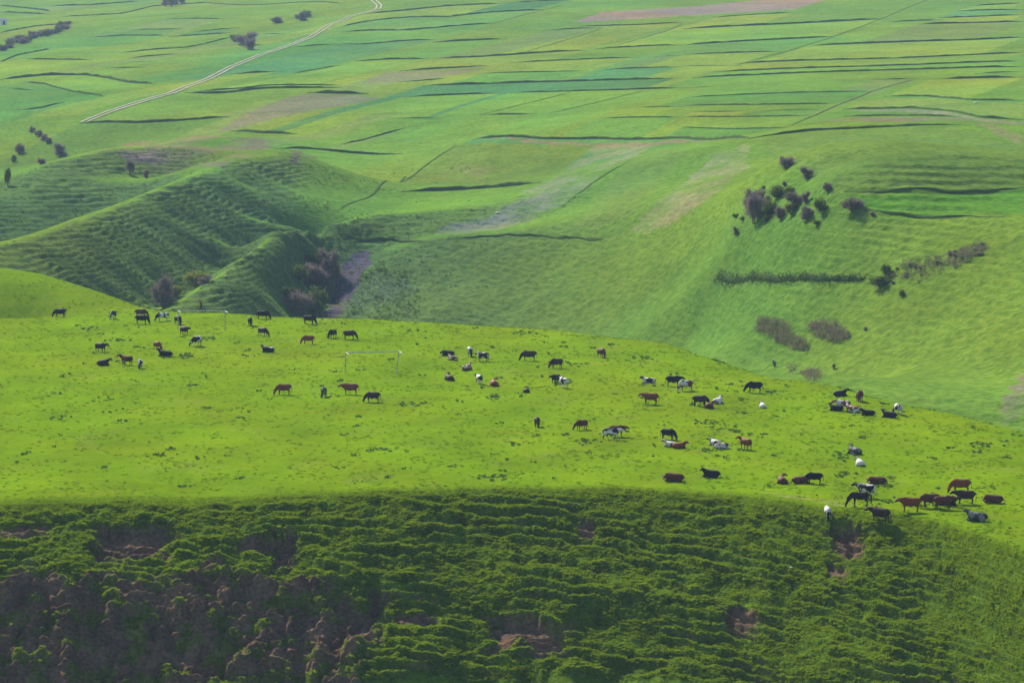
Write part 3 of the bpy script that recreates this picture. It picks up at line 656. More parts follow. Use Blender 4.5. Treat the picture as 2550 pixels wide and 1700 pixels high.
def make_shrub(seed, leafy, tall):
    """unit shrub 1 high, about 1 wide: stems and limbs (trunk), twigs or leaf clumps (crown)"""
    r = np.random.default_rng(seed); V = []; F = []; tips = []
    stems = 2 if tall else 7
    for i in range(stems):
        a = 2 * math.pi * (i + r.random()) / stems; p = np.array([0.03 * math.cos(a), 0.03 * math.sin(a), -0.05])
        out = (0.18 if tall else 0.42) * (0.5 + 0.6 * r.random()); R0 = 0.035 if tall else 0.022
        q = p + np.array([math.cos(a) * out * .5, math.sin(a) * out * .5, 0.38 + 0.15 * r.random()])
        e = q + np.array([math.cos(a) * out * .5, math.sin(a) * out * .5, 0.28 + 0.2 * r.random()])
        tube_strip(V, F, p, q, R0, R0 * .7); tube_strip(V, F, q, e, R0 * .7, R0 * .3); tips += [q, e]
        for j in range(4):
            m = p + (e - p) * (0.4 + 0.5 * r.random()); b = a + r.normal() * 0.9
            t = m + np.array([math.cos(b) * .22, math.sin(b) * .22, 0.12 + 0.16 * r.random()]); tube_strip(V, F, m, t, R0 * .4, R0 * .15, 4); tips.append(t)
    trunk = np_mesh("trunk", V, F)
    V = []; F = []
    ncl = 26
    cl = []
    for i in range(ncl):
        a = r.random() * 2 * math.pi; rr = 0.44 * math.sqrt(r.random()); zc = (0.25 if tall else 0.10) + (0.64 if tall else 0.78) * r.random()
        k = math.sqrt(max(0.05, 1 - ((zc - 0.5) / 0.56) ** 2)); cl.append((math.cos(a) * rr * k, math.sin(a) * rr * k, zc, 0.10 + 0.09 * r.random()))
    per = 64 if leafy else 80
    for (cx, cy, cz, cr) in cl:
        for j in range(per):
            g = r.normal(size=3) * cr * 0.62; c = np.array([cx, cy, cz]) + g
            if c[2] < 0.02: c[2] = 0.02
            d = np.array([c[0], c[1], 0.25 + 0.3 * r.random()]) + r.normal(size=3) * 0.28; d /= np.linalg.norm(d)
            sd = np.cross(d, r.normal(size=3)); sd /= np.linalg.norm(sd) + 1e-9
            ln, wd = (0.036, 0.024) if leafy else (0.085, 0.011)
            ln *= 0.6 + 0.8 * r.random(); k = len(V)
            V += [tuple(c - d * ln - sd * wd), tuple(c - d * ln + sd * wd), tuple(c + d * ln + sd * wd * .6), tuple(c + d * ln - sd * wd * .6)]
            F.append((k, k + 1, k + 2, k + 3))
    return trunk, np_mesh("crown", V, F, False)

SHV = {}
for kind, leafy in (("twig", False), ("shrub", True), ("yel", True), ("tall", False), ("conif", True)):
    SHV[kind] = [make_shrub(100 + 17 * k + len(kind), leafy, kind in ("tall", "conif")) for k in range(3)]
CROWN_MAT = {"twig": M_TWIG, "shrub": M_SHRUB, "yel": M_YEL, "tall": M_TWIG, "conif": M_SHRUB}
KLAB = {"twig": "leafless purplish-brown shrub", "shrub": "dark green leafy bush", "yel": "yellow-green young leafy bush", "tall": "tall leafless grey-purple tree", "conif": "slim dark green tree"}
shrub_n = 0
def shrub(px_, py_, wpx, hpx, kind, where, group):
    global shrub_n
    p = hit(px_, py_, "bg")
    if p is None: return
    sc = p[1] / FPX; r = random.Random(int(px_ * 7 + py_ * 13)); tr, cr = SHV[kind][r.randrange(3)]
    o = empty("tree" if kind in ("tall", "conif") else "shrub", (p[0], p[1], p[2] - 0.05), r.random() * 6.28)
    w = wpx * sc * 1.22; h = hpx * sc * 1.15; o.scale = (w, w, h)
    t = link_mesh("trunk", tr, M_BARK, o); c = bpy.data.objects.new("crown", cr); COL.objects.link(c); c.parent = o
    if not cr.materials: cr.materials.append(CROWN_MAT[kind])
    tag(o, f"{KLAB[kind]} {where}", "tree" if kind in ("tall", "conif") else "shrub", group); shrub_n += 1

G = "bushes on the right knoll"
for a in [(1958, 420, 31, 27, "twig", "standing at the very top of the bushy knoll"), (2008, 445, 26, 25, "twig", "next below the topmost bush of the knoll"),
          (2059, 476, 18, 20, "twig", "small and round beside the curving field bank"), (2007, 502, 17, 22, "twig", "thin and upright inside the knoll's cluster"),
          (2043, 526, 28, 30, "shrub", "between the knoll's cluster and the wide round shrub"), (2121, 524, 45, 29, "twig", "wide and round, standing alone beside the bright crop field"),
          (1938, 492, 36, 30, "shrub", "at the upper edge of the knoll's dense cluster"), (1966, 486, 22, 21, "shrub", "small, at the upper edge of the knoll's dense cluster"),
          (1880, 522, 46, 46, "twig", "large, at the left flank of the knoll's dense cluster"), (1897, 530, 38, 38, "twig", "in the thick of the knoll's dense cluster"),
          (1977, 516, 36, 32, "twig", "pale, at the right flank of the knoll's dense cluster"), (1918, 534, 38, 34, "shrub", "in the thick of the knoll's dense cluster"),
          (1970, 533, 27, 25, "yel", "below the knoll's dense cluster"), (2009, 545, 28, 27, "twig", "lowest on the right flank of the knoll's cluster"),
          (1943, 543, 24, 24, "twig", "lowest in the middle of the knoll's cluster"), (1877, 556, 34, 62, "tall", "casting a long shadow down the knoll"),
          (1833, 585, 14, 18, "twig", "small, alone below the knoll beside the tall tree's shadow"), (1953, 463, 9, 11, "twig", "tiny, between the knoll's top bush and its cluster"),
          (1902, 471, 11, 9, "shrub", "tiny, at the upper left rim of the knoll's cluster"), (2174, 537, 11, 9, "twig", "tiny, between the wide round shrub and the crop field"),
          (1909, 551, 20, 15, "shrub", "low, at the foot of the knoll's cluster"), (2036, 558, 20, 9, "shrub", "low and flat on the slope under the knoll's cluster"),
          (1834, 543, 18, 11, "shrub", "low, left of the knoll's cluster"), (1850, 548, 12, 9, "shrub", "low and tiny, left of the knoll's cluster")]: shrub(*a, G)
G = "bushes on the left hills"
for a in [(48, 382, 20, 22, "twig", "round, on the hill behind the terraced ridge"), (35, 403, 11, 16, "shrub", "small, just under the round shrub on the far left hill"),
          (150, 388, 30, 27, "twig", "wide, looking over the crest of the terraced ridge"), (102, 409, 17, 13, "twig", "low, peeping over the crest of the terraced ridge"),
          (19, 462, 15, 37, "conif", "with bare stem on the crest of the terraced ridge"), (324, 434, 17, 30, "tall", "in the hollow beside the brown field"),
          (365, 443, 13, 18, "twig", "small, in the hollow beside the brown field"), (80, 328, 14, 11, "twig", "first in the short hedge row on the left hill"),
          (97, 340, 17, 13, "twig", "second in the short hedge row on the left hill"), (109, 349, 18, 13, "twig", "third in the short hedge row on the left hill"), (120, 357, 15, 13, "twig", "last in the short hedge row on the left hill")]: shrub(*a, G)
G = "bushes beyond the dirt track"
for a in [(614, 112, 44, 26, "twig", "large, in the dark clump beyond the dirt track"), (592, 104, 28, 16, "shrub", "low, at the side of the dark clump beyond the dirt track"),
          (624, 124, 22, 26, "twig", "nearest the dirt track in the dark clump"), (580, 97, 14, 10, "shrub", "tiny, at the end of the dark clump beyond the dirt track"), (689, 58, 25, 13, "twig", "flat, alone on the slope beyond the dirt track"),
          (750, 52, 24, 18, "twig", "lower one of a pair beyond the dirt track"), (763, 43, 22, 16, "shrub", "upper one of a pair beyond the dirt track")]: shrub(*a, G)
for i, (x, y) in enumerate([(412, 17), (426, 17), (438, 15), (452, 13)]): shrub(x, y, 15, 19, "tall", "in the far row at the head of the fields", "far row of trees")
G = "bushes along the far hollow"
rs = random.Random(5)
for i in range(24):
    f = i / 23; x = 2 + 170 * f + rs.uniform(-5, 5); y = 124 - 58 * f + rs.uniform(-6, 6)
    shrub(x, y, rs.uniform(14, 26), rs.uniform(8, 15), "twig" if i % 3 else "shrub", "among the thicket filling the far hollow", G)
shrub(64, 107, 20, 12, "yel", "in front of the far hollow's thicket", G); shrub(118, 86, 22, 11, "yel", "higher up the far hollow's thicket", G)
G = "bushes in the gully"
for a in [(764, 715, 62, 52, "twig", "large, in the middle of the gully thicket"), (797, 732, 60, 62, "twig", "large, against the bare earth slide of the gully"), (826, 690, 38, 54, "twig", "tall and narrow beside the earth slide"),
          (746, 698, 42, 38, "shrub", "on the left side of the gully thicket"), (737, 778, 62, 48, "twig", "wide, at the foot of the gully behind the pasture"), (782, 786, 50, 66, "shrub", "big and dark at the foot of the gully"),
          (779, 657, 32, 26, "shrub", "at the head of the gully thicket"), (806, 668, 34, 40, "twig", "at the upper end of the gully thicket"), (722, 745, 34, 28, "shrub", "small, on the trodden face beside the gully thicket"),
          (408, 766, 46, 66, "twig", "tall, at the foot of the hollow behind the pasture"), (487, 714, 50, 34, "yel", "spreading above the hollow's mouth"), (440, 742, 32, 28, "yel", "small, beside the tall purple shrub in the hollow"), (510, 708, 30, 20, "twig", "low, next to the spreading yellow bush")]: shrub(*a, G)
G = "bushes beside the scarp"
for a in [(2208, 684, 24, 24, "shrub", "round, at the right end of the dark scarp"), (2192, 712, 48, 24, "shrub", "wide and dark, under the right end of the scarp"), (2246, 738, 14, 16, "shrub", "small, below the right end of the scarp"),
          (2155, 822, 8, 8, "twig", "tiny, beside the right-hand bramble patch"), (1928, 912, 8, 14, "twig", "thin, behind the pasture's crest below the bramble patches"), (2077, 918, 7, 12, "twig", "thin, behind the pasture's crest near the small bramble patch")]: shrub(*a, G)
rs = random.Random(9)
for i in range(26):
    t = i / 25; x = 2215 + 245 * t + rs.uniform(-14, 14); y = 690 - 72 * t + rs.uniform(-22, 24) * (1 - 0.35 * t)
    shrub(x, y, rs.uniform(8, 17), rs.uniform(4, 8), "twig" if rs.random() < .7 else "shrub", "scattered over the rough ground above the scarp's right end", "low scrub above the scarp")

def bramble(poly, label, n, hgt, seed):
    r = np.random.default_rng(seed); P = np.array([hit(x, y, "bg") for x, y in poly]); V = []; F = []
    lo = P[:, :2].min(0); hi = P[:, :2].max(0); xy = r.uniform(lo, hi, size=(n * 4, 2)); xy = xy[in_poly(xy[:, 0], xy[:, 1], P)][:n]
    xy = xy[fbm(xy[:, 0] / 1.5, xy[:, 1] / 1.5, seed, 2) > -0.35]; zz = bg_z(xy[:, 0], xy[:, 1])
    for (x, y), z in zip(xy, zz):
        hh = hgt * (0.5 + 0.8 * r.random())
        for j in range(11):
            c = np.array([x, y, z]) + np.array([r.normal() * .3, r.normal() * .3, hh * r.random()]); d = r.normal(size=3); d[2] = abs(d[2]) + .3; d /= np.linalg.norm(d)
            sd = np.cross(d, r.normal(size=3)); sd /= np.linalg.norm(sd) + 1e-9; ln = 0.2; wd = 0.028; k = len(V)
            V += [tuple(c - d * ln - sd * wd), tuple(c - d * ln + sd * wd), tuple(c + d * ln + sd * wd), tuple(c + d * ln - sd * wd)]; F.append((k, k + 1, k + 2, k + 3))
    o = link_mesh("bramble_patch", np_mesh("bramble_patch", V, F, False), M_SCRUB); tag(o, label, "brambles", "bramble patches on the slope")
bramble(r6((480,650),(560,620),(660,660),(820,800),(800,830),(680,790),(480,700)), "long slanting patch of purplish brambles beside a shorter one", 420, 0.9, 1)
bramble(r6((820,660),(900,640),(1000,650),(1080,730),(1070,760),(960,770),(840,720)), "short rounded patch of purplish brambles beside a longer one", 330, 0.9, 2)
bramble(r6((690,930),(760,925),(900,1000),(910,1030),(800,1010),(700,970)), "small bramble patch just behind the pasture's crest", 200, 0.8, 3)

bramble([(2215, 690), (2260, 640), (2340, 645), (2345, 680), (2290, 705)], "broken patch of low purplish brambles at the scarp's right end", 170, 0.5, 4)
bramble([(2345, 660), (2400, 622), (2455, 605), (2462, 622), (2420, 645), (2370, 675)], "streak of low purplish brambles climbing away from the scarp", 170, 0.5, 5)
# small white hut far away
p = hit(8, 62, "bg")
hut = empty("hut", (p[0], p[1], p[2] - 0.1), 0.4); tag(hut, "tiny white hut beside the far hollow", "hut")
link_mesh("wall", box_mesh("wall", (-1.5, -1.2, 0), (1.5, 1.2, 2.1)), M_WALL, hut)
link_mesh("roof", np_mesh("roof", [(-1.7, -1.4, 2.1), (1.7, -1.4, 2.1), (1.7, 1.4, 2.1), (-1.7, 1.4, 2.1), (-1.7, 0, 2.9), (1.7, 0, 2.9)], [(0, 1, 5, 4), (2, 3, 4, 5), (0, 4, 3, 3), (1, 2, 5, 5)], False), M_ROOF, hut)
link_mesh("door", box_mesh("door", (-0.4, -1.25, 0), (0.4, -1.2, 1.8)), M_DARK, hut)

# ------------------------------------------------------------------ cattle
def loft(V, F, rings, n=12):
    """rings: (centre, half width, half height); closed tube across the way it runs"""
    k = len(V); m = len(rings)
    for i, (c, w, h) in enumerate(rings):
        c = np.array(c, float); a = np.array(rings[max(i - 1, 0)][0], float); b = np.array(rings[min(i + 1, m - 1)][0], float)
        t = b - a; t /= np.linalg.norm(t) + 1e-9
        ref = np.array([0, 1, 0.]) if abs(t[1]) < 0.9 else np.array([1, 0, 0.])
        sd = ref - t * np.dot(ref, t); sd /= np.linalg.norm(sd); up = np.cross(sd, t)
        for j in range(n):
            an = 2 * math.pi * j / n; V.append(tuple(c + sd * w * math.cos(an) + up * h * math.sin(an)))
    for i in range(m - 1):
        for j in range(n):
            F.append((k + i * n + j, k + i * n + (j + 1) % n, k + (i + 1) * n + (j + 1) % n, k + (i + 1) * n + j))
    F.append(tuple(k + j for j in range(n))[::-1]); F.append(tuple(k + (m - 1) * n + j for j in range(n)))

def remesh(name, V, F, vox, smooth=4):
    me = bpy.data.meshes.new(name + "_src"); me.from_pydata(V, [], F); me.update()
    bm = bmesh.new(); bm.from_mesh(me); bmesh.ops.recalc_face_normals(bm, faces=bm.faces); bm.to_mesh(me); bm.free()
    o = bpy.data.objects.new("tmp", me); COL.objects.link(o)
    m = o.modifiers.new("r", 'REMESH'); m.mode = 'VOXEL'; m.voxel_size = vox; m.use_smooth_shade = True
    if smooth: s_ = o.modifiers.new("s", 'SMOOTH'); s_.iterations = smooth; s_.factor = 0.5
    dg = bpy.context.evaluated_depsgraph_get(); dg.update()
    res = bpy.data.meshes.new_from_object(o.evaluated_get(dg)); res.name = name
    bpy.data.objects.remove(o); bpy.data.meshes.remove(me); res.materials.clear(); res.materials.append(None)
    return res

def head(V, F, poll, nose, s=1.0, horns=True):
    poll = np.array(poll, float); nose = np.array(nose, float); d = nose - poll; L = np.linalg.norm(d); d /= L
    sd = np.array([-d[1], d[0], 0.0]); sd = sd / (np.linalg.norm(sd) + 1e-9) if np.linalg.norm(sd) > 0.1 else np.array([0, 1.0, 0]); up = np.cross(d, sd); up = up if up[2] > 0 or abs(up[2]) < .1 else -up
    loft(V, F, [(poll - d * .06, .07 * s, .09 * s), (poll + d * .03, .115 * s, .125 * s), (poll + d * L * .4, .10 * s, .125 * s), (poll + d * L * .75, .072 * s, .085 * s), (poll + d * L * .97, .075 * s, .07 * s), (poll + d * (L + .03), .045 * s, .04 * s)])
    for q in (-1, 1):
        e = poll + sd * q * .1 * s - up * .0; loft(V, F, [(e, .035, .035), (e + sd * q * .12 * s - d * .02 + up * .01, .05, .06), (e + sd * q * .23 * s - d * .05, .025, .03)], 8)
        if horns:
            b = poll + sd * q * .07 * s + up * .07 * s; loft(V, F, [(b, .03, .03), (b + sd * q * .09 + up * .06, .027, .027), (b + sd * q * .10 + up * .15 + d * .03, .018, .018)], 8)

def cow_standing(pose, seed=0, turn=0.0):
    V = []; F = []
    w = 0.10 if pose == "walk" else 0.0
    loft(V, F, [((-.86, 0, .98), .10, .10), ((-.82, 0, .96), .19, .22), ((-.66, 0, .95), .255, .29), ((-.40, 0, .90), .30, .35), ((-.08, 0, .85), .345, .40), ((.22, 0, .87), .335, .39), ((.48, 0, .92), .27, .36), ((.66, 0, .98), .17, .24), ((.76, 0, .99), .10, .14)], 16)
    loft(V, F, [((-.72, 0, 1.16), .09, .07), ((-.45, 0, 1.19), .10, .07), ((0, 0, 1.18), .09, .06), ((.35, 0, 1.24), .09, .07), ((.55, 0, 1.22), .08, .07)], 8)
    for q in (-1, 1):
        o = w * q
        loft(V, F, [((-.62, q * .15, .95), .13, .22), ((-.58 + o * .5, q * .2, .70), .12, .17), ((-.55 + o, q * .2, .56), .08, .11), ((-.66 + o * 1.6, q * .19, .43), .055, .065), ((-.63 + o * 2, q * .19, .22), .042, .045), ((-.62 + o * 2.2, q * .19, .09), .05, .05), ((-.59 + o * 2.2, q * .19, .0), .06, .07)], 10)
        loft(V, F, [((.46, q * .14, .92), .12, .2), ((.47 - o * .5, q * .19, .68), .10, .13), ((.47 - o, q * .19, .52), .07, .085), ((.48 - o * 1.4, q * .18, .36), .05, .055), ((.47 - o * 2, q * .18, .2), .038, .042), ((.47 - o * 2.2, q * .18, .09), .05, .05), ((.50 - o * 2.2, q * .18, .0), .06, .07)], 10)
    loft(V, F, [((-.84, 0, 1.08), .04, .04), ((-.94, 0, .98), .032, .032), ((-.97, .02, .72), .026, .026), ((-.95, .04, .48), .045, .045), ((-.95, .04, .34), .03, .03)], 8)
    loft(V, F, [((-.35, 0, .60), .10, .06), ((-.45, 0, .52), .12, .10), ((-.52, 0, .56), .08, .08)], 8)
    loft(V, F, [((.60, 0, .78), .08, .16), ((.50, 0, .66), .10, .12), ((.35, 0, .62), .12, .10)], 8)
    ty = turn
    if pose in ("graze",):
        loft(V, F, [((.58, 0, .96), .15, .26), ((.78, ty * .3, .78), .14, .23), ((.93, ty * .7, .58), .12, .18), ((1.0, ty, .46), .10, .13)]); head(V, F, (.99, ty, .45), (1.14, ty * 1.4, .07), 1.1, horns=seed % 2 == 0)
    elif pose == "up":
        loft(V, F, [((.55, 0, 1.0), .15, .26), ((.74, ty * .3, 1.12), .13, .22), ((.86, ty * .7, 1.25), .11, .17), ((.90, ty, 1.32), .10, .12)]); head(V, F, (.89, ty, 1.31), (1.27, ty * 1.9, 1.12), 1.12, horns=seed % 2 == 0)
    else:
        loft(V, F, [((.55, 0, 1.0), .15, .26), ((.74, ty * .3, 1.03), .13, .24), ((.88, ty * .7, 1.09), .115, .19), ((.96, ty, 1.13), .10, .13)]); head(V, F, (.95, ty, 1.13), (1.33, ty * 1.6, .90), 1.12, horns=seed % 2 == 0)
    return remesh("cow_" + pose, V, F, 0.026)

def cow_lying(turn=0.0, low=False):
    V = []; F = []
    loft(V, F, [((-.88, .03, .34), .10, .10), ((-.82, .03, .36), .24, .22), ((-.62, .03, .37), .34, .33), ((-.32, .03, .37), .40, .36), ((0, .02, .38), .41, .37), ((.3, 0, .42), .35, .36), ((.52, 0, .46), .26, .32), ((.68, 0, .48), .15, .2)], 16)
    loft(V, F, [((-.7, .03, .6), .09, .07), ((-.3, .03, .68), .11, .06), ((.1, .02, .68), .10, .06), ((.42, 0, .74), .09, .08)], 8)
    for q in (-1, 1):
        loft(V, F, [((.42, q * .2, .32), .12, .16), ((.62, q * .24, .16), .08, .1), ((.80, q * .22, .09), .065, .065), ((.62, q * .16, .06), .05, .05), ((.46, q * .12, .06), .055, .05)], 10)
        loft(V, F, [((-.5, q * .28, .34), .16, .24), ((-.34, q * .40, .20), .12, .16), ((-.16, q * .46, .10), .07, .08), ((-.42, q * .5, .07), .055, .055), ((-.24 if q > 0 else -.6, q * .5, .05), .05, .045)], 10)
    loft(V, F, [((-.88, 0, .4), .04, .04), ((-.98, .1, .22), .03, .03), ((-.92, .3, .07), .04, .04), ((-.8, .42, .05), .03, .03)], 8)
    t = turn; z = 0.35 if low else 0.0
    loft(V, F, [((.5, 0, .55), .15, .24), ((.66, t * .35, .68 - z * .4), .13, .21), ((.76, t * .75, .82 - z * .8), .11, .16), ((.79, t, .88 - z), .10, .12)])
    head(V, F, (.78, t, .88 - z), (1.12 - abs(t) * .6, t * 2.1, .70 - z), 1.1, horns=not low)
    return remesh("cow_lying", V, F, 0.026)

def horse_mesh():
    V = []; F = []
    loft(V, F, [((-.80, 0, 1.15), .10, .10), ((-.74, 0, 1.12), .22, .26), ((-.5, 0, 1.12), .28, .32), ((-.15, 0, 1.05), .29, .33), ((.2, 0, 1.06), .28, .34), ((.5, 0, 1.10), .23, .33), ((.66, 0, 1.10), .14, .22)], 16)
    for q in (-1, 1):
        loft(V, F, [((-.56, q * .14, 1.1), .13, .24), ((-.5, q * .18, .84), .12, .18), ((-.5, q * .18, .66), .08, .11), ((-.64, q * .17, .52), .055, .07), ((-.6, q * .17, .28), .04, .045), ((-.58, q * .17, .1), .05, .05), ((-.54, q * .17, 0), .065, .07)], 10)
        loft(V, F, [((.46, q * .13, 1.0), .12, .2), ((.48, q * .17, .78), .09, .12), ((.48, q * .17, .60), .065, .075), ((.49, q * .16, .44), .05, .055), ((.48, q * .16, .24), .036, .04), ((.48, q * .16, .1), .05, .05), ((.52, q * .16, 0), .065, .07)], 10)
    loft(V, F, [((-.78, 0, 1.24), .05, .05), ((-.92, 0, 1.1), .05, .05), ((-.98, 0, .8), .07, .07), ((-.96, 0, .45), .06, .06), ((-.95, 0, .3), .03, .03)], 8)
    loft(V, F, [((.55, 0, 1.15), .13, .26), ((.8, 0, 1.0), .105, .22), ((1.0, 0, .76), .09, .17), ((1.12, 0, .58), .08, .12)])
    loft(V, F, [((.55, 0, 1.42), .04, .05), ((.85, 0, 1.24), .04, .06), ((1.1, 0, .9), .04, .06), ((1.18, 0, .66), .03, .04)], 8)
    loft(V, F, [((1.09, 0, .64), .08, .1), ((1.16, 0, .5), .09, .13), ((1.24, 0, .3), .075, .1), ((1.28, 0, .1), .06, .065), ((1.28, 0, .05), .04, .04)])
    for q in (-1, 1): loft(V, F, [((1.12, q * .06, .66), .03, .03), ((1.16, q * .08, .76), .025, .03), ((1.17, q * .085, .82), .01, .012)], 8)
    return remesh("horse_graze", V, F, 0.028)

MESH = {"graze": [cow_standing("graze", 0, .08), cow_standing("graze", 1, -.16)], "stand": [cow_standing("stand", 0, .1), cow_standing("stand", 1, -.12)], "up": [cow_standing("up", 0, .18)],
        "walk": [cow_standing("walk", 1, .05)], "lie": [cow_lying(.12), cow_lying(-.3)], "liet": [cow_lying(.3, True)], "horse": [horse_mesh()]}

def coat(name, c1, c2=None, thr=0.5, scale=1.6, head_c=None):
    m, nt, bs, out = new_mat(name); bs.inputs["Roughness"].default_value = 0.7; bs.inputs["Specular IOR Level"].default_value = 0.1
    tc = nt.nodes.new("ShaderNodeTexCoord").outputs["Object"]; oi = nt.nodes.new("ShaderNodeObjectInfo").outputs["Random"]
    ad = nt.nodes.new("ShaderNodeVectorMath"); ad.operation = 'MULTIPLY_ADD'; cv = nt.nodes.new("ShaderNodeCombineXYZ")
    for i in range(3): nt.links.new(oi, cv.inputs[i])
    nt.links.new(cv.outputs[0], ad.inputs[0]); ad.inputs[1].default_value = (31, 17, 23); nt.links.new(tc, ad.inputs[2])
    f, _ = noise(nt, ad.outputs[0], 5.0, 3); base = mix_rgb(nt, f, tuple(v * .75 for v in c1), c1)
    if c2:
        g, _ = noise(nt, ad.outputs[0], scale, 2, 0.4, thr - .015, thr + .015); base = mix_rgb(nt, g, base, c2)
    if head_c:
        sp = nt.nodes.new("ShaderNodeSeparateXYZ"); nt.links.new(tc, sp.inputs[0]); mr = nt.nodes.new("ShaderNodeMapRange"); mr.inputs[1].default_value = 0.74; mr.inputs[2].default_value = 0.8
        nt.links.new(sp.outputs[0], mr.inputs[0]); base = mix_rgb(nt, mr.outputs[0], base, head_c)
    nt.links.new(base, bs.inputs["Base Color"]); return m
WHT = (0.62, 0.59, 0.54); RED = (0.21, 0.06, 0.022)
COAT = {"k": coat("black_coat", (0.014, 0.013, 0.014)), "kb": coat("brownish_black_coat", (0.028, 0.018, 0.014)), "d": coat("dark_brown_coat", (0.055, 0.028, 0.018)), "r": coat("red_brown_coat", RED),
        "rd": coat("dark_red_coat", (0.115, 0.036, 0.018)), "kw": coat("black_white_coat", (0.014, 0.013, 0.014), WHT, 0.53), "wk": coat("white_black_coat", WHT, (0.014, 0.013, 0.014), 0.52, 1.6, (0.016, 0.014, 0.014)),
        "rw": coat("red_white_coat", RED, WHT, 0.54), "wr": coat("white_red_coat", WHT, (0.16, 0.05, 0.025), 0.53), "w": coat("white_coat", (0.68, 0.65, 0.6), (0.014, 0.013, 0.014), 0.64, 1.6, (0.016, 0.014, 0.014)), "g": coat("grey_coat", (0.06, 0.055, 0.058), (0.2, 0.19, 0.18), 0.58),
        "rk": coat("red_black_coat", (0.018, 0.014, 0.013), (0.15, 0.045, 0.02), 0.5)}
GN = "herd on the pasture"
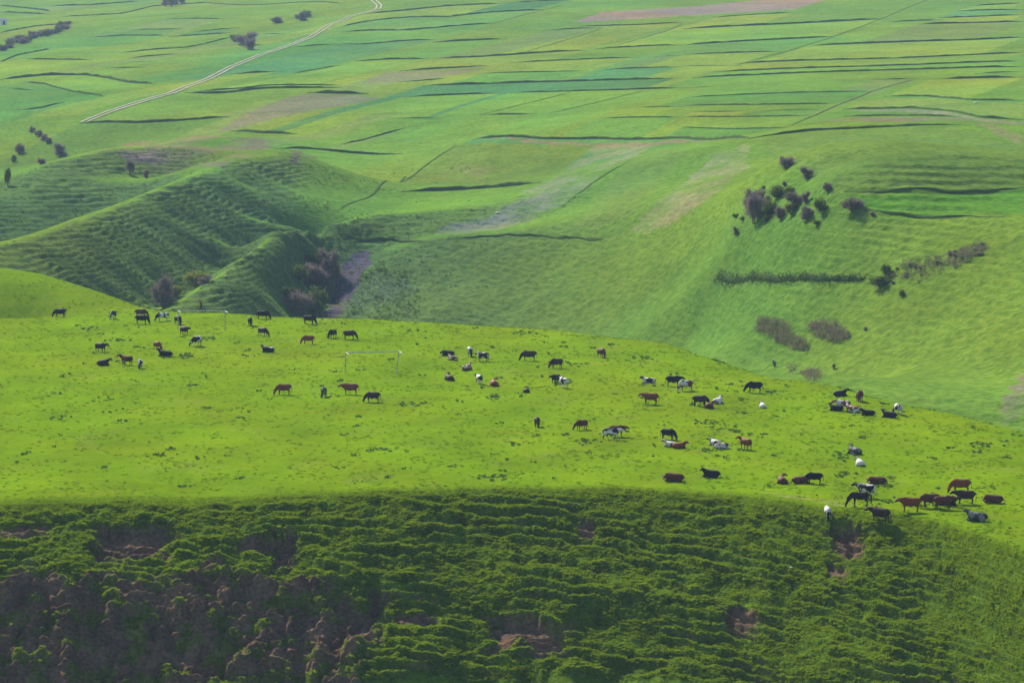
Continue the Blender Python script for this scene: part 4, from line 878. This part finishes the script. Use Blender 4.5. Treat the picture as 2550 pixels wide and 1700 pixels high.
HERD = [
 (149,789,"graze",165,"k",1.0,"black cow grazing alone at the far left end of the crest"),
 (282,794,"graze",262,"kw",1.0,"black and white cow grazing head-on at the crest left of the far goal"),
 (351,790,"graze",10,"rd",1.0,"reddish brown cow grazing behind a black cow near the far goal"),
 (353,806,"graze",0,"k",1.05,"black cow grazing side-on in front of a reddish brown cow"),
 (405,799,"graze",180,"kw",1.0,"black cow with white saddle grazing beside the far goal"),
 (444,807,"graze",300,"k",1.0,"black cow grazing right behind the left post of the far goal"),
 (459,833,"stand",310,"kb",0.95,"brownish black cow with lowered head in front of the far goal's left post"),
 (489,860,"graze",235,"kw",1.05,"black and white cow grazing in front of the far goal"),
 (251,876,"stand",325,"kb",1.0,"brownish black cow standing above a dark lying cow"),
 (257,909,"lie",40,"kb",1.0,"brownish black cow lying curled near a standing red-necked cow"),
 (315,908,"up",155,"rk",1.0,"black cow with reddish neck standing with raised head"),
 (349,917,"graze",280,"wk",0.95,"whitish cow grazing head-on near the red-necked black cow"),
 (392,870,"graze",305,"r",0.9,"small red-brown cow grazing behind a stretched-out black cow"),
 (411,887,"lie",180,"k",1.1,"black cow lying stretched out side-on"),
 (623,810,"graze",275,"k",0.95,"black cow grazing head-on right of the far goal"),
 (655,794,"graze",0,"k",1.0,"black cow grazing on the crest line right of the far goal"),
 (655,836,"graze",320,"d",0.95,"dark brown cow grazing below the crest between two black cows"),
 (770,806,"graze",350,"kb",1.0,"brownish black cow grazing on the crest before the gully"),
 (827,841,"graze",235,"kb",0.95,"brownish black cow grazing beside another above the near goal"),
 (871,844,"graze",355,"d",1.0,"dark brown cow grazing side-on above the near goal"),
 (767,856,"graze",195,"r",0.95,"red-brown cow grazing between the two goals"),
 (667,876,"lie",175,"kw",1.0,"black and white cow lying between the two goals"),
 (706,982,"graze",190,"r",1.05,"red-brown cow grazing alone below and left of the near goal"),
 (807,988,"graze",268,"g",1.0,"dark grey cow grazing head-on below the near goal"),
 (872,982,"stand",180,"r",1.1,"red-brown cow standing side-on just below the near goal"),
 (928,1001,"graze",180,"d",1.0,"dark brown cow grazing below the near goal's right post"),
 (1115,885,"liet",175,"kb",1.0,"dark cow lying behind a light red lying cow"),
 (1127,896,"lie",165,"rw",0.85,"light red calf lying close against a dark lying cow"),
 (1170,887,"graze",275,"wk",1.05,"white-backed black cow grazing head-on with lowered head"),
 (1203,900,"stand",150,"kw",1.0,"black cow with white rump patches standing near a head-on white-backed cow"),
 (1164,921,"lie",60,"rw",1.0,"red and white cow lying with its back turned"),
 (1118,946,"lie",120,"d",0.95,"dark brown cow lying with raised head, low on the slope by three others"),
 (1193,955,"stand",105,"wk",0.95,"grey-white and black cow standing with its rump turned"),
 (1230,960,"lie",100,"r",1.0,"light red cow lying beside the grey-white standing cow"),
 (1312,977,"lie",80,"d",0.8,"small dark calf lying alone in the open grass"),
 (1317,898,"graze",180,"d",1.1,"brown cow grazing side-on near the middle of the crest"),
 (1385,916,"graze",205,"d",1.0,"brown cow grazing in front of a similar one, head down the slope"),
 (1384,955,"stand",235,"kb",0.95,"brownish black cow half hidden behind a white-backed cow"),
 (1403,965,"stand",120,"wk",1.05,"white-backed black cow standing shoulder to shoulder with a dark one"),
 (1499,890,"graze",300,"rd",1.0,"dark red cow grazing alone near the crest"),
 (1338,1063,"graze",272,"d",0.95,"brown cow grazing head-on alone in the open middle of the pasture"),
 (1448,1069,"graze",215,"rd",0.9,"dark red cow grazing alone between a head-on cow and a walking pair"),
 (1523,1094,"walk",355,"kw",1.05,"black cow with white rump walking beside a red one"),
 (1536,1086,"stand",5,"rd",1.0,"dark red cow half hidden behind a walking black cow"),
 (1615,954,"lie",165,"wk",1.0,"white and black cow lying left of a standing black cow"),
 (1677,961,"stand",0,"k",1.05,"black cow standing nose to nose with a white and red cow"),
 (1708,972,"graze",200,"wr",1.05,"white and red cow grazing in front of a standing black cow"),
 (1619,1006,"stand",170,"r",1.1,"bright red-brown cow standing with its head lowered to the left"),
 (1744,1011,"graze",345,"d",1.05,"brown-backed cow grazing over a lying dark red cow"),
 (1767,1016,"lie",70,"rd",0.95,"dark red cow lying under a grazing brown cow's head"),
 (1788,1004,"lie",55,"w",0.95,"white cow lying behind a dark red lying cow"),
 (1878,977,"graze",180,"k",1.1,"black cow grazing side-on alone near the right crest"),
 (1899,1015,"lie",95,"w",0.85,"white calf lying alone below a grazing black cow"),
 (1664,1093,"graze",340,"k",0.95,"black cow grazing behind two lying calves"),
 (1668,1112,"lie",150,"wr",0.9,"white and red calf lying against a bright red one"),
 (1692,1116,"lie",15,"r",0.95,"bright red calf lying against a white and red one"),
 (1780,1108,"lie",130,"wk",0.95,"white and dark calf lying behind its twin"),
 (1797,1117,"liet",350,"wr",0.95,"white and reddish calf lying in front of its twin"),
 (1857,1118,"up",125,"r",1.0,"red-brown cow standing with its rump turned near a pair of lying calves"),
 (1678,1197,"liet",180,"rd",1.15,"dark red cow lying at the bluff's edge with its head down"),
 (1770,1187,"lie",180,"k",1.05,"black cow lying side-on at the bluff's edge"),
 (2093,986,"lie",25,"k",1.0,"black cow lying on the crest beside a grazing brown cow"),
 (2140,998,"graze",255,"rd",1.05,"reddish brown cow grazing on the right crest line"),
 (2082,1022,"lie",165,"k",0.95,"black cow lying at the legs of a standing red and white cow"),
 (2098,1021,"stand",165,"rw",1.0,"red and white cow standing between two lying cows"),
 (2124,1026,"lie",160,"rw",1.05,"red and white cow lying behind a standing one's heels"),
 (2161,1034,"lie",170,"k",0.95,"black cow lying between a red one and another black one"),
 (2214,1039,"lie",168,"k",1.0,"black cow lying in front of a white standing cow"),
 (2236,1030,"graze",110,"wk",0.95,"white and black cow standing on the crest above a lying black one"),
 (2128,1130,"lie",135,"g",1.1,"dark grey cow lying with raised head above a white calf"),
 (2141,1158,"lie",100,"w",0.95,"white calf lying just below a dark grey cow"),
 (1947,1203,"lie",95,"rd",1.0,"dark red cow lying with its back turned near the bluff"),
 (1995,1203,"liet",5,"rd",1.05,"dark red cow lying at the feet of a grazing black cow"),
 (2027,1204,"graze",180,"k",0.95,"black cow grazing over a lying dark red cow"),
 (2184,1204,"liet",175,"rd",1.05,"dark red cow lying behind the pied cow at the bluff"),
 (2157,1238,"up",150,"wk",1.1,"pied white and black cow standing behind the grazing horse"),
 (2192,1298,"stand",148,"d",1.15,"dark brown cow climbing from the bluff onto the pasture"),
 (2064,1287,"graze",272,"w",0.85,"white cow standing head-on on the upper bluff"),
 (2266,1273,"stand",180,"r",1.12,"red-brown cow standing side-on at the very edge of the bluff"),
 (2316,1262,"graze",185,"rd",1.08,"dark red cow grazing behind a standing red-brown one"),
 (2349,1268,"stand",10,"rd",1.08,"dark red cow standing in front of a lying dark one, facing the resting cow"),
 (2362,1258,"lie",20,"kb",1.0,"dark cow lying hidden behind a standing dark red one"),
 (2392,1226,"graze",180,"r",1.12,"red-brown cow grazing behind a standing dark cow"),
 (2403,1254,"stand",180,"d",1.1,"dark brown cow standing side-on with white belly mark of light"),
 (2473,1251,"liet",180,"rd",1.1,"dark red cow lying alone at the right end of the group"),
 (2432,1296,"lie",185,"g",1.15,"grey-black cow lying lowest on the shoulder of the bluff"),
]
HERD = [h if "belly mark" not in h[6] else h[:6] + ("dark brown cow standing between a grazing and a lying cow",) for h in HERD]
def place(o, px_, py_, yaw, sc, tilt=0.6, sink=0.03):
    p = hit(px_, py_, "fg")
    while p is None: py_ += 1.5; p = hit(px_, py_, "fg")
    x, y = p[0], p[1]; e = 0.6
    gx_ = float(fg_z(np.array([x + e]), np.array([y]))[0] - fg_z(np.array([x - e]), np.array([y]))[0]) / (2 * e)
    gy_ = float(fg_z(np.array([x]), np.array([y + e]))[0] - fg_z(np.array([x]), np.array([y - e]))[0]) / (2 * e)
    n = Vector((-gx_ * tilt, -gy_ * tilt, 1)).normalized(); q = Vector((0, 0, 1)).rotation_difference(n)
    o.rotation_mode = 'QUATERNION'; o.rotation_quaternion = q @ Matrix.Rotation(yaw, 3, 'Z').to_quaternion()
    z = 0.5 * (float(fg_z(np.array([x]), np.array([y]))[0]) + p[2])
    o.location = (x, y, z - sink); o.scale = (sc * 0.95, sc * 1.05, sc * 0.93)
for i, (px_, py_, pose, hd, ct, sc, lab) in enumerate(HERD):
    ms = MESH[pose]; me = ms[i % len(ms)]
    o = bpy.data.objects.new("cow", me); COL.objects.link(o); o.material_slots[0].link = 'OBJECT'; o.material_slots[0].material = COAT[ct]
    place(o, px_, py_, math.radians(hd), sc * (0.97 if "calf" not in lab else 0.92)); tag(o, lab, "cow", GN)
h = bpy.data.objects.new("horse", MESH["horse"][0]); COL.objects.link(h); h.material_slots[0].link = 'OBJECT'; h.material_slots[0].material = COAT["kb"]
place(h, 2142, 1262, math.radians(180), 1.06); tag(h, "dark horse grazing at the bluff's edge in front of the pied cow", "horse")

# ------------------------------------------------------------------ goals
def pipe(name, a, b, r, parent):
    V = []; F = []; loft(V, F, [(a, r, r), (tuple((np.array(a) + np.array(b)) / 2), r, r), (b, r, r)], 10)
    me = bpy.data.meshes.new(name); me.from_pydata(V, [], F); me.update(); return link_mesh(name, me, M_PIPE, parent)
def goal(pl, pr, hgt, label, lean=0.0):
    a = hit(*pl, "fg"); b = hit(*pr, "fg"); c = (a + b) / 2; c[2] = min(a[2], b[2])
    g = empty("goal", tuple(c)); tag(g, label, "goal", "football goals on the pasture"); a = a - c; b = b - c
    a[2] -= .05; b[2] -= .05; at_ = a + np.array([0.05, 0, hgt]); bt = b + np.array([0.3 + lean, 0, hgt]); at_[2] = bt[2] = hgt
    pipe("post", tuple(a), tuple(at_), .065, g); pipe("post", tuple(b), tuple(bt), .065, g)
    d = (bt - at_) / np.linalg.norm(bt - at_); pipe("crossbar", tuple(at_ - d * .06), tuple(bt + d * .06), .068, g)
    for q in (at_, bt): pipe("back_stay", tuple(q + np.array([0.04, -.05, .0])), tuple(q + np.array([.42, -1.0, -.08])), .055, g)
goal((860, 930), (987, 929), 2.5, "rusty white goal frame standing on the open pasture among the grass")
goal((443, 821), (561, 822), 2.45, "rusty white goal frame near the crest with cows behind its post", -0.3)

# ------------------------------------------------------------------ person on the crest
def person():
    V = []; F = []
    loft(V, F, [((0, 0, .86), .16, .11), ((0, 0, .98), .17, .12), ((.01, 0, 1.16), .155, .115), ((.02, 0, 1.34), .20, .125), ((.02, 0, 1.44), .15, .09), ((.02, 0, 1.50), .06, .06)], 12)
    V2 = []; 
    loft(V, F, [((.02, 0, 1.44), .058, .058), ((.03, 0, 1.52), .056, .06), ((.04, 0, 1.56), .07, .08), ((.045, 0, 1.64), .08, .1), ((.04, 0, 1.71), .072, .09), ((.03, 0, 1.755), .03, .04)], 12)
    loft(V, F, [((.13, 0, 1.63), .012, .018), ((.155, 0, 1.61), .015, .016)], 8)
    for q, st in ((-1, .16), (1, -.18)):
        loft(V, F, [((0, q * .09, .92), .095, .1), ((st * .45, q * .1, .68), .085, .09), ((st * .8 + .02, q * .1, .48), .062, .066), ((st, q * .1, .28), .056, .06), ((st * 1.1, q * .1, .08), .042, .045), ((st * 1.1, q * .1, .04), .05, .05)], 10)
        loft(V, F, [((st * 1.1 - .06, q * .1, .035), .04, .035), ((st * 1.1 + .08, q * .105, .035), .048, .04), ((st * 1.1 + .19, q * .11, .025), .035, .025)], 10)
        s2 = -st
        loft(V, F, [((.02, q * .17, 1.40), .06, .065), ((s2 * .3, q * .235, 1.24), .052, .055), ((s2 * .7 + .02, q * .25, 1.06), .042, .045), ((s2 * 1.2 + .06, q * .235, .9), .035, .036), ((s2 * 1.3 + .08, q * .225, .84), .026, .036), ((s2 * 1.4 + .1, q * .22, .78), .02, .04)], 10)
        for k in range(4):
            yy = q * (.205 + .012 * k); loft(V, F, [((s2 * 1.4 + .08 + .018 * k, yy, .80), .011, .011), ((s2 * 1.4 + .095 + .018 * k, yy, .75), .0105, .0105), ((s2 * 1.4 + .09 + .018 * k, yy, .705 + .008 * abs(k - 1)), .009, .009)], 6)
        loft(V, F, [((s2 * 1.4 + .12, q * .21, .84), .012, .012), ((s2 * 1.4 + .155, q * .205, .79), .011, .011)], 6)
    me = remesh("person", V, F, 0.012, 2)
    skin = plain_mat("skin", (0.32, 0.18, 0.12)); jac = plain_mat("maroon_jacket", (0.11, 0.02, 0.03)); tro = plain_mat("dark_trousers", (0.018, 0.018, 0.025)); hair = plain_mat("dark_hair", (0.012, 0.01, 0.009)); sho = plain_mat("dark_shoes", (0.02, 0.015, 0.012))
    me.materials.clear()
    for m in (jac, tro, skin, hair, sho): me.materials.append(m)
    idx = []
    for p in me.polygons:
        x, y, z = p.center
        if z > 1.49: k = 3 if (z > 1.68 or x < .015) else 2
        elif abs(y) > .17 and z < .86: k = 2
        elif z > .9 or (abs(y) > .19 and z > .86): k = 0
        elif z > .09: k = 1
        else: k = 4
        idx.append(k)
    me.polygons.foreach_set("material_index", idx); me.update(); return me
pm = person(); o = link_mesh("person", pm)
pp = at_z(501, 783, -0.3); gy = pp[1] + 6; r_ = ray(501, 783); t_ = gy / r_[1]
o.location = (r_[0] * t_, gy, float(fg_z(np.array([r_[0] * t_]), np.array([gy]))[0]) - 0.03); o.rotation_euler = (0, 0, math.radians(200))
tag(o, "person in maroon jacket and dark trousers walking on the crest behind the far goal", "person")

# pale stones
def stone(px_, py_, s, label, which="both"):
    p = hit(px_, py_, which); bm = bmesh.new(); bmesh.ops.create_icosphere(bm, subdivisions=2, radius=1.0); rr = np.random.default_rng(int(px_))
    for v in bm.verts: v.co = Vector((v.co.x * 1.3, v.co.y, v.co.z * .7)) * (1 + 0.25 * float(perlin(v.co.x * 1.3 + px_, v.co.y * 1.3 + v.co.z, 2)))
    me = bpy.data.meshes.new("stone"); bm.to_mesh(me); bm.free(); o = link_mesh("stone", me, M_ROCK); o.location = (p[0], p[1], p[2] + s * .25); o.scale = (s, s, s); tag(o, label, "stone", "pale stones")
stone(1970, 1413, 0.12, "small pale stone lying on the tussocky bluff"); stone(1238, 531, 0.3, "pale stone on the greyish fallow slope", "bg"); stone(2430, 258, 0.4, "pale stone in the field below the curving bank", "bg")

# ------------------------------------------------------------------ haze
hm = bpy.data.materials.new("haze"); hm.use_nodes = True; nt = hm.node_tree
nt.nodes.remove(nt.nodes["Principled BSDF"])
pv = nt.nodes.new("ShaderNodeVolumePrincipled"); pv.inputs["Color"].default_value = (0.47, 0.66, 1.0, 1); pv.inputs["Density"].default_value = 0.000078
pv.inputs["Anisotropy"].default_value = 0.1
nt.links.new(pv.outputs[0], nt.nodes["Material Output"].inputs["Volume"])
tag(link_mesh("haze", box_mesh("haze", (-6100, -6100, -47), (6100, 6100, 75)), hm), kind="stuff")
